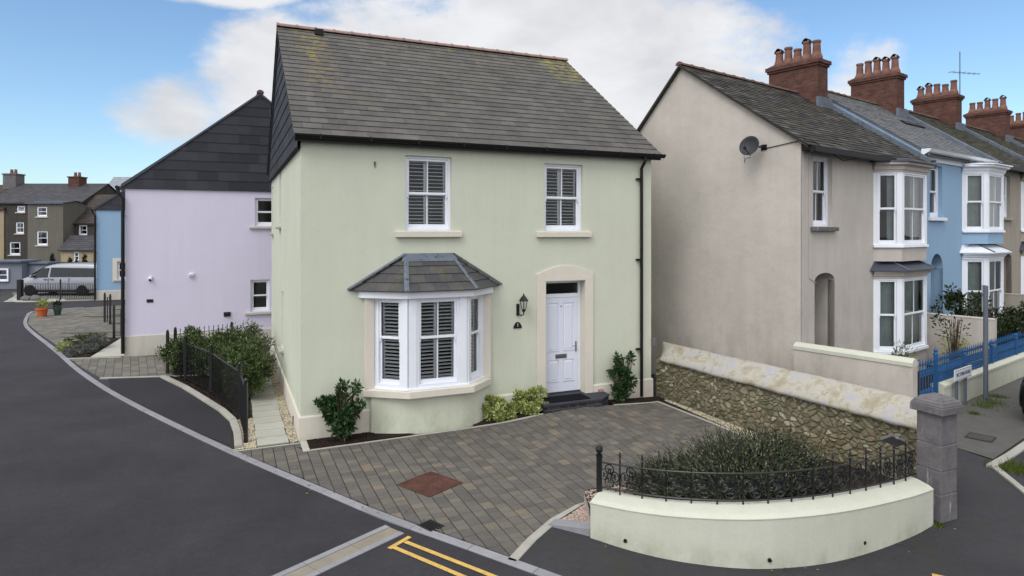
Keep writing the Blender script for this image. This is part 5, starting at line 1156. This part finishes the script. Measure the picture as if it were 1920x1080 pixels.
mb=MB(Tr(*gw(GW+.02,-.02),0,A)); mb.box(-.02,-.05,1.16,.10,.06,1.34); o=mb.build('stone_block',M['granite'],bevel=.01); tag(o,'small grey block wedged between the green house corner and the stone wall','stone block')
# gate pillar
pi=thing('stone_gatepost','square grey granite gate pillar with a domed cap at the end of the curved wall','gate pillar',(5.50,8.27,0),A)
mb=MB(); s=.33; z=0
for i,hh in enumerate((.36,.30,.33,.40)):
    e=.003*(i%2); mb.box(e,e,z,s-e,s-e,z+hh-.003); z+=hh
mb.box(.008,.008,0,s-.008,s-.008,z); mb.build('shaft',M['granite'],pi,bevel=.012)
mb=MB(); o_=.055; mb.box(-o_,-o_,z,s+o_,s+o_,z+.10); c=s/2; q=[(-o_,-o_),(s+o_,-o_),(s+o_,s+o_),(-o_,s+o_)]
for (k0,z0,k1,z1) in ((.98,.10,.90,.135),(.90,.135,.76,.17),(.76,.17,.58,.198),(.58,.198,.36,.217),(.36,.217,.10,.225)):
    mb.prism([(c+(x-c)*k0,c+(y-c)*k0) for x,y in q],z+z0,z+z1,[(c+(x-c)*k1,c+(y-c)*k1) for x,y in q])
mb.build('cap',M['granite'],pi,bevel=.012)
# curved wall
cv=thing('curved_wall','low curved cream garden wall with sloping coping and weep holes','garden wall',(0.96,7.90,0))
Pc=smooth(cw,2); n=len(Pc); X0,Y0=.96,7.90
def lerp(a,b,t): return a+(b-a)*t
def topz(x): 
    t=(x-.96)/(5.38-.96); return .42+.115*math.sin(math.pi*min(1,max(0,t)))+.03*t
mb=MB(); path=[(x-X0,y-Y0) for x,y in Pc]; 
def sweepz(mb,P,prof,zf):
    k=len(prof); pts=[]; m=len(P)
    for i,p in enumerate(P):
        a=Vector(P[max(i-1,0)]); b=Vector(P[min(i+1,m-1)]); t=(b-a).normalized(); nr=Vector((t.y,-t.x)); h=zf(p[0]+X0)
        pts+=[(p[0]+nr.x*o,p[1]+nr.y*o,(z if z<=0 else h+z-1)) for o,z in prof]
    f=[(i*k+j,i*k+(j+1)%k,(i+1)*k+(j+1)%k,(i+1)*k+j) for i in range(m-1) for j in range(k)]+[tuple(range(k)),tuple((m-1)*k+j for j in range(k-1,-1,-1))]
    mb.add(pts,f)
sweepz(mb,path,[(0,-.12),(0,1.0),(-.27,1.0),(-.27,-.12)],topz); wl=mb.build('wall',M['wallcream'],cv)
mb=MB(); sweepz(mb,path,[(.006,1.0),(.008,1.012),(-.05,1.045),(-.20,1.085),(-.275,1.09),(-.28,1.0)],topz); mb.build('coping',M['wallcream'],cv)
for (wx,wy,wz) in ((1.335,7.61,.10),(2.86,7.157,.10),(4.10,7.50,.13)):
    mb=MB(); dirv=Vector((.0,-1,0)); nrm=Vector((wx-3.1,(wy-11),0)).normalized(); c=Vector((wx-X0,wy-Y0,wz)); mb.tube([c-nrm*.03,c+nrm*.004],.022,12); mb.build('weep_hole',M['black'],wl)
# scrolled railing following the coping
rp=[]; 
for i,p in enumerate(Pc):
    a=Vector(Pc[max(i-1,0)]); b=Vector(Pc[min(i+1,n-1)]); t=(b-a).normalized(); rp.append((p[0]-t.y*.215,p[1]+t.x*.215))
rs=resample(rp,.288); ir=thing('iron_railing','low black wrought iron railing of scrolls and spear bars along the curved wall','railing',(rs[0][0],rs[0][1],0))
ox,oy=rs[0]
def rz_(x): return topz(x)+.075
mb=MB(); z=.18; mb.box(-.032,-.032,.1,.032,.032,.96); mb.box(-.038,-.038,.93,.038,.038,.96); mb.lathe([(.02,0),(.02,.02),(.038,.035),(.047,.07),(.038,.105),(.008,.12)],(0,0,.96),12); mb.build('end_post',M['black'],ir)
for zz in (.055,.365):
    mb=MB(); mb.tube([(x-ox,y-oy,rz_(x)+zz) for x,y in rp],.0115,6); mb.build('rail',M['black'],ir)
for i,(x,y) in enumerate(rs[1:-1]):
    z0=rz_(x); mb=MB(); X,Y=x-ox,y-oy; mb.tube([(X,Y,z0-.03),(X,Y,z0+.46)],.0105,6); mb.lathe([(.010,0),(.018,.012),(.010,.024)],(X,Y,z0+.43),8); mb.lathe([(.006,0),(.017,.025),(.004,.075)],(X,Y,z0+.455),8); mb.build('spear_bar',M['black'],ir)
for i in range(len(rs)-1):
    a,b=Vector(rs[i]),Vector(rs[i+1]); L=(b-a).length
    if L<.15: continue
    mdl=(a+b)/2; ang=math.atan2(b.y-a.y,b.x-a.x); mb=MB(Tr(mdl.x-ox,mdl.y-oy,rz_(mdl.x)+.212,ang))
    for q in range(4):      # four C scrolls facing outward
        th0=q*math.pi/2; cc=.072
        def sc_pt(a_,r_): 
            lx=cc+r_*math.cos(a_); lz=r_*math.sin(a_); return (lx*math.cos(th0)-lz*math.sin(th0),0,(lx*math.sin(th0)+lz*math.cos(th0))*1.04)
        pts=[sc_pt(a_,.060) for a_ in [(-115+k*23)*math.pi/180 for k in range(11)]]
        def curl(sg):
            out=[]
            for k in range(9):
                t=k/8; r_=.060*(1-t)+.016*t; a_=sg*(115+t*250)*math.pi/180; cxx=cc+.060*math.cos(sg*115*math.pi/180)*t*.45; czz=.060*math.sin(sg*115*math.pi/180)*t*.62
                lx=cxx+r_*math.cos(a_); lz=czz+r_*math.sin(a_); out.append((lx*math.cos(th0)-lz*math.sin(th0),0,(lx*math.sin(th0)+lz*math.cos(th0))*1.04))
            return out
        mb.tube(curl(-1)[::-1]+pts[1:-1]+curl(1),.008,5)
    mb.build('scroll_panel',M['black'],ir)
# dark slab leaning behind the railing near the pillar
mb=MB(Tr(5.10,8.62,.96,R(15))@Matrix.Rotation(R(24),4,'Y')@Matrix.Rotation(R(-35),4,'X')); mb.box(-.14,-.09,-.02,.14,.09,.02); lf=mb.build('solar_lamp',M['granite'],bevel=.005)
tag(lf,'small dark rectangular lamp head on a stake behind the scroll railing near the pillar','garden lamp')
mb=MB(); mb.tube([(0,0,-.01),(0.0,.02,-.8)],.012,6); s_=mb.build('stake',M['black'],lf); s_.matrix_parent_inverse=Matrix.Identity(4)
# ---------------------------------------------------------------- fences
railing('iron_fence','black upright bar fence running along the hedge beside the slab path',None,[(-4.71,11.42),(-5.42,12.85),(-6.95,14.9),(-8.2,16.2),(-9.1,17.05)],1.0,1.08,.009,.11,cat='fence')
railing('iron_fence','black bar fence at the back of the hedge before the lavender house',None,[(-9.0,17.25),(-7.95,18.3)],1.05,1.12,.009,.12,cat='fence',spear=True)
railing('iron_fence','short black bar gate just left of the lavender house corner, by the pale slabs',None,[(-14.0,22.7),(-13.35,22.85)],1.05,1.12,.022,.17,cat='fence')
railing('iron_fence','pair of tall black bars standing farther back on the paved court',None,[(-16.85,26.7),(-16.25,26.1)],1.1,1.15,.02,.42,cat='fence')
railing('iron_fence','long low black railing in front of the silver van',None,[(-26.85,35.25),(-24.7,35.3),(-22.75,35.2)],.95,1.08,.012,.13,cat='fence')
mb=MB(); mb.box(-26.98,35.15,0,-26.76,35.37,1.12); o=mb.build('fence_pillar',M['black']); tag(o,'thick black pillar at the left end of the railing by the van','pillar')
# pots
def pot(label,loc,m,r,h,leafm,ls,seed):
    t=thing('plant_pot',label,'plant pot',loc); mb=MB(); mb.lathe([(r*.68,0),(r*.95,h*.8),(r*1.08,h*.8),(r*1.08,h),(r*.9,h),(r*.88,h*.9)],(0,0,0),20); mb.build('pot',m,t)
    mb=MB(); leaves(mb,random.Random(seed),(0,0,h+.12),(r*.9,r*.9,.2),160,ls,.2,.9,.3); mb.build('foliage',leafm,t)
pot('orange terracotta pot of green shoots at the court\'s edge',(-20.75,28.5,0),m_plain('orange_clay','#b25a2c',.7,.3),.23,.38,M['varieg'],.16,2)
pot('dark green glazed pot with a small shrub on the court',(-20.35,28.9,0),m_plain('green_glaze','#24443c',.35,.5),.17,.34,M['darkleaf'],.14,3)
# boulders by the van
mb=MB(); rnd=random.Random(12)
for k,(x,y,s) in enumerate(((-26.35,35.0,.28),(-25.85,35.05,.32),(-25.5,35.2,.22))):
    mb=MB(); n=10; mb.lathe([(s*.5,0),(s*.95,.08),(s*.9,s*.5),(s*.55,s*.85),(s*.15,s*.98)],(0,0,0),9,.75); mb.v=[tuple(Vector(v)*(1+.22*noise.noise(Vector(v)*5+Vector((k*9,0,0))))) for v in mb.v]
    o=mb.build('boulder',M['granite']); o.location=(x,y,0); tag(o,['rounded grey boulder nearest the black pillar by the van','largest grey boulder by the black pillar, middle of three','smallest grey boulder, right of the other two by the van'][k],'boulder','boulders by the van fence')
# ---------------------------------------------------------------- distant houses
def far_house(name,label,x0,x1,y,he,hr,dpt,wm,rm,wins,chim=(),pitchfront=True,z0=0,grp=None):
    h=thing(name,label,'house',(x0,y,0),0,grp); w=x1-x0
    mb=MB(); wall(mb,Matrix.Identity(4),0,w,0,he,[q[:4] for q in wins],.15); mb.face([(0,0,0),(0,dpt,0),(0,dpt,he),(0,0,he)]); mb.face([(w,0,0),(w,dpt,0),(w,dpt,he),(w,0,he)])
    mb.face([(0,0,he),(0,dpt/2,hr-.05),(0,dpt,he)]); mb.face([(w,0,he),(w,dpt/2,hr-.05),(w,dpt,he)]); mb.face([(0,dpt,0),(w,dpt,0),(w,dpt,he),(0,dpt,he)]); mb.build('wall',wm,h)
    mb=MB(); mb.box(.1,.6,0,w-.1,.65,he); mb.build('dark_backing',M['dark'],h)  # near-black board in place of a shaded room
    mb=MB(); o=.15; mb.add([(-o,-.2,he),(w+o,-.2,he),(w+o,dpt/2,hr),(-o,dpt/2,hr),(-o,dpt+.2,he),(w+o,dpt+.2,he),(-o,-.2,he-.1),(w+o,-.2,he-.1)],[(0,1,2,3),(3,2,5,4),(0,6,7,1)]); r=mb.build('roof',rm,h)
    mb=MB(); tiles(mb,slope_T(-o,-.22,he,dpt/2,hr),w+2*o,math.dist((-.22,he),(dpt/2,hr)),.3,.4,.02,jit=.1,rnd=random.Random(int(x0*3)%97)); mb.build('roof_slates',rm,r)
    for c in chim:
        mb=MB(); mb.box(c[0]-c[2]/2,dpt/2-.8,hr-.8,c[0]+c[2]/2,dpt/2+.4,c[1]); mb.box(c[0]-c[2]/2-.07,dpt/2-.87,c[1],c[0]+c[2]/2+.07,dpt/2+.47,c[1]+.12); cm=mb.build('chimney',c[3],r)
        for k in range(2): mb=MB(); mb.lathe([(.16,0),(.12,.4),(.14,.45)],(c[0]-.2+k*.4,dpt/2-.2,c[1]+.12),10); mb.build('chimney_pot',M['pot'],cm)
    for q in wins: sash(h,Tr(q[0],0,q[2]),q[1]-q[0],q[3]-q[2],.08,q[4] if len(q)>4 else 0,split=.5,fw=.09,curt=((0,.3,0,1),),sill=(.1,.08,.1,M['lavplinth']))
    return h
dkr=m_stucco('dark_grey_render','#494642',.12,.2); olive=m_stucco('olive_grey_render','#6a6760',.08,.12); yel=m_stucco('pale_yellow_render','#a0937a',.06,.1); fr=m_tile('far_dark_tile',[(0,col('#35353a')),(1,col('#45454a'))],.2,.7); br_=m_tile('far_brown_tile',[(0,col('#332d2b')),(1,col('#443b38'))],.25,.75)
G='back houses beyond the van'
far_house('far_house','pale yellow wall of a house at the far left edge of the photo',-58,-48.75,61.9,5.9,8.5,8,yel,br_,[],grp=G)
far_house('far_house','dark grey rear house with small white windows and a grey chimney',-50.2,-41.4,62,6.5,8.65,8,dkr,fr,[(2.6,3.4,5.6,6.2,0),(2.5,3.3,3.55,4.65,1),(1.9,2.95,1.5,2.75,0)],((-.6,9.5,1.3,M['granite']),(5.9,9.2,1.1,M['brick'])),grp=G)
far_house('far_house','olive grey three-storey rear wing with two white sash windows',-43.9,-40.7,58.5,6.35,6.6,3.2,olive,M['lead'],[(.8,1.75,5.1,6.0),(.8,1.8,2.5,3.8)],grp=G)
far_house('far_house','brown-roofed house with one small white window left of the blue house',-41.4,-31.0,60,4.5,7.4,8,dkr,br_,[(1.1,1.9,3.4,4.35)],grp=G)
far_house('lean_to_house','small pale yellow outbuilding with a dark window and dark roof',-40.2,-37.3,57.5,2.1,3.4,3,yel,fr,[(1.1,1.6,1.1,1.95)],grp=G)
far_house('far_house','house of which only the pale grey roof shows behind the blue gable house',-44.9,-34,70,7,9.9,6,olive,m_tile('pale_far_roof',[(0,col('#7f858f')),(1,col('#8b919b'))],.1),[],grp=G)
gr=thing('garage','low grey-blue garage block at the left edge beyond the junction','garage',(-40,42,0))
gm=m_stucco('grey_blue_render','#767b86',.05,.1)
mb=MB(); mb.box(0,0,0,8.1,1.4,1.75); mb.box(8.1,.6,0,9.4,1.3,1.62); mb.build('wall',gm,gr); mb=MB(); mb.box(-.2,-.25,1.75,8.2,1.6,1.86); mb.box(8.2,.4,1.62,9.5,1.5,1.72); mb.build('flat_roof',M['postgrey'],gr)
mb=MB(); mb.box(8.2,.57,.05,9.3,.6,1.5); mb.build('garage_door',m_plain('grey_door','#7f8490',.6,.3),gr); sash(gr,Tr(6.6,-.12,.5),.7,.85,.02,0,split=.5,fw=.08)
bf=thing('timber_fence','weathered timber fence behind the van','fence',(-36.6,50,0)); 
for k in range(6):
    mb=MB()
    for i in range(10): mb.box(k*2.0+i*.2,0,0,k*2.0+i*.2+.19,.03,1.4)
    mb.build('fence_panel',m_plain('old_timber','#5f5849',.9,.1,var=.2) if k==0 else bf.children[0].data.materials[0],bf)
for k,(x,h_) in enumerate(((-34.55,2.15),(-33.2,1.8),(-32.7,1.65),(-32.1,2.05))):
    sh=thing('conifer',['slim dark conifer standing alone, leftmost of the four behind the van','second slim conifer from the left above the van roof','short slim conifer, third of the four behind the van','slim conifer nearest the blue house above the van'][k],'conifer',(x,48.5,0),0,'slim conifers behind the van'); mb=MB(); rnd=random.Random(k)
    for q in range(9): leaves(mb,rnd,(0,0,.4+q*(h_-.5)/9),(.36*(1-q/10),.36*(1-q/10),.25),70,.16,.3,.8,.35)
    mb.build('foliage',M['darkleaf'],sh); mb=MB(); mb.tube([(0,0,0),(0,0,h_*.7)],[.05,.02],6); mb.build('trunk',M['wood'],sh)
# ---------------------------------------------------------------- planting
def onw(u,d): x,y=gw(u,d); return (x,y,0)
shrub('camellia_shrub','dark glossy shrub in the soil bed left of the bay window','shrub',onw(.66,-.30),[((.02,0,.58),(.32,.22,.34),1250),((0,-.02,.28),(.20,.16,.22),600),((-.34,0,.68),(.12,.1,.11),90),((.26,0,.90),(.09,.1,.12),80),((.02,0,.96),(.1,.1,.09),70),((.36,0,.62),(.08,.1,.1),60)],M['laurel'],.10,3,clumps=17,stems=12,aspect=.5)
shrub('camellia_shrub','upright dark green shrub right of the front step','shrub',onw(6.66,-.24),[((0,0,.52),(.26,.18,.42),1200),((0,0,.25),(.20,.15,.2),300),((-.22,0,.66),(.10,.1,.12),90),((.18,0,1.0),(.09,.08,.13),90),((-.1,0,.98),(.09,.08,.1),70)],M['laurel'],.085,6,clumps=14,stems=10,aspect=.5)
shrub('variegated_shrub','yellow-green variegated low shrub, the one against the bay base','shrub',onw(3.62,-.27),[((0,0,.22),(.42,.20,.26),2400),((.15,0,.16),(.34,.2,.22),1000)],M['varieg'],.065,8,aspect=.5,up=.8,clumps=12)
shrub('variegated_shrub','yellow-green variegated low shrub, the one beside the front step','shrub',(*onw(4.42,-.26)[:2],.06),[((0,0,.24),(.40,.22,.26),2400),((-.2,0,.16),(.3,.2,.2),900)],M['varieg'],.065,9,aspect=.5,up=.8,clumps=12)
# hedge between the fence and the slab path, four plants grown together
hs=[(-5.98,14.35,.98,.50),(-6.4,15.3,1.05,.56),(-7.0,16.1,1.08,.6),(-7.8,16.9,1.1,.6),(-8.6,17.0,1.05,.5),(-7.1,17.2,1.15,.6)]
lab=['hedge shrub nearest the viewer, its branches overhanging the slab path','second hedge shrub from the near end of the black fence','middle hedge shrub behind the tall fence post','hedge shrub against the back fence panel','leftmost hedge shrub, bushing out at the far end of the black fence','rear hedge shrub nearest the lavender wall']
for k,(x,y,h_,r) in enumerate(hs):
    shrub('hedge_shrub',lab[k],'hedge shrub',(x,y,0),[((0,0,h_*.55),(r*1.08,r*1.08,h_*.54),9000 if k<5 else 5000)],M['hedge'],.075,20+k,'hedge behind the black fence',stems=9,clumps=34,aspect=.36,up=.5)
# rosemary mass behind the curved railing, three bushes
def rosemary(name,label,loc,rx,ry,h,n,seed,grp,z=.16):
    rnd=random.Random(seed); t=thing(name,label,'shrub',(loc[0],loc[1],z),0,grp); mb=MB(); st=MB()
    for i in range(n):
        a=rnd.uniform(0,2*math.pi); q=math.sqrt(rnd.random()); bx_,by_=q*rx*.55*math.cos(a),q*ry*.55*math.sin(a)
        H=h*math.sqrt(max(.05,1-.88*q*q))*rnd.uniform(.62,1.05); dx,dy=rx*q*.62*math.cos(a)+rnd.gauss(0,.11),ry*q*.62*math.sin(a)+rnd.gauss(0,.11)
        p0=Vector((bx_,by_,rnd.uniform(0,.25)*h)); p1=Vector((bx_+dx*.5,by_+dy*.5,H*.55)); p2=Vector((bx_+dx,by_+dy,H))
        if i%5==0: st.tube([p0,p1,p2],[.006,.005,.002],4,False)
        m_=26
        for k in range(m_):
            t_=.15+.85*k/m_; P=(p0*(1-t_)**2+p1*2*t_*(1-t_)+p2*t_*t_); T_=((p1-p0)*(1-t_)+(p2-p1)*t_).normalized()
            b=rnd.uniform(0,6.3); s1=T_.cross(Vector((math.cos(b),math.sin(b),.3))).normalized(); d=(T_*.75+s1*.75).normalized(); L=.055*rnd.uniform(.7,1.3)*(1-.3*t_); w=d.cross(T_).normalized()*.0075
            mb.add([P-w,P+w,P+d*L],[(0,1,2)])
    mb.build('foliage',M['rose'],t); st.build('stem',M['wood'],t)
rosemary('rosemary_bush','dark spiky bush, largest of the mass behind the curved railing',(3.08,8.35),.92,.72,1.06,2600,1,'spiky bushes behind the curved wall')
rosemary('rosemary_bush','lighter green spiky bush at the left of the bed behind the curved railing',(2.2,8.62),.62,.5,.62,700,2,'spiky bushes behind the curved wall')
rosemary('rosemary_bush','spiky bush at the right of the bed, close to the stone wall',(3.62,8.66),.55,.52,.98,900,3,'spiky bushes behind the curved wall')
rosemary('rosemary_bush','low spiky bush trailing against the railing bars in the middle',(2.75,7.95),.92,.36,.60,1500,4,'spiky bushes behind the curved wall')
# court bed
def dome(name,label,x,y,r,h,m_,ls,n,s,grp=None): shrub(name,label,'plant',(x,y,0),[((0,0,h*.45),(r,r,h*.55),n)],m_,ls,s,grp,stems=3,aspect=.25,up=.7,clumps=9)
dome('lavender_plant','grey lavender mound nearest the pale slabs at the front of the court bed',-13.25,19.75,.5,.35,M['lavleaf'],.09,1500,1,'lavender mounds in the court bed')
dome('lavender_plant','grey lavender mound in the middle of the court bed',-13.6,20.7,.55,.4,M['lavleaf'],.09,1500,2,'lavender mounds in the court bed')
dome('green_ground_shrub','dark green low shrub at the back of the court bed',-14.4,21.7,.55,.4,M['hedge'],.09,1500,3)
dome('yellow_ground_shrub','small yellow-green plant at the road side of the court bed',-14.1,20.3,.28,.3,M['varieg'],.08,500,4)
# terrace gardens
shrub('garden_shrub','big dark leafy shrub behind the blue railings before the blue house','shrub',(*tw(7.6,-1.1),.2),[((0,0,.95),(1.0,.6,.75),4200),((-.9,.1,1.5),(.4,.35,.5),900),((.8,0,1.0),(.6,.5,.6),1500)],M['darkleaf'],.11,31,clumps=26,stems=10,aspect=.5)
shrub('rose_bush','leggy bare-stemmed rose with sparse leaves behind the blue railings','rose bush',(*tw(4.9,-1.2),.2),[((0,0,1.1),(.5,.35,.5),110),((-.4,0,1.4),(.12,.1,.15),50)],M['darkleaf'],.09,33,stems=14,shell=.1)
shrub('potted_fern','small feathery dark plant below the tan house\'s bay window','plant',(*tw(2.75,-.9),.2),[((0,0,.62),(.35,.3,.42),420)],M['hedge'],.10,35,stems=12,aspect=.2,up=.9,shell=.1)
shrub('garden_shrub','small brownish shrub right of the tan bay window','shrub',(*tw(5.7,-1.0),.2),[((0,0,.5),(.4,.35,.45),420)],M['varieg'],.10,36,stems=10,aspect=.25,up=.9,shell=.2)

# fallen leaves and grit along the kerbs and wall feet
rnd=random.Random(77); mb=MB()
for (x0,y0,x1,y1,n,w) in ((-4.9,11.0,-.7,7.9,45,.12),(.9,7.75,3.2,7.05,26,.10),(3.2,7.05,5.4,8.1,30,.10),(6.2,9.0,7.6,10.9,26,.25),(3.6,14.0,4.9,11.2,30,.08),(-9.5,15.0,-6.4,12.2,20,.12)):
    for k in range(n):
        t=rnd.random(); x=x0+(x1-x0)*t+rnd.gauss(0,w); y=y0+(y1-y0)*t+rnd.gauss(0,w); a=rnd.uniform(0,6.3); L=rnd.uniform(.012,.03); c_,s_=math.cos(a),math.sin(a); z=.016+rnd.uniform(0,.006)
        mb.add([(x,y,z),(x+c_*L-s_*L*.35,y+s_*L+c_*L*.35,z+.006),(x+c_*L*2,y+s_*L*2,z+.002),(x+c_*L+s_*L*.35,y+s_*L-c_*L*.35,z)],[(0,1,2,3)])
struct(mb.build('leaf_litter',m_tile('dry_leaf',[(0,col('#3a2f22')),(.6,col('#5c4a31')),(1,col('#86764f'))],.1,.9)),'stuff')
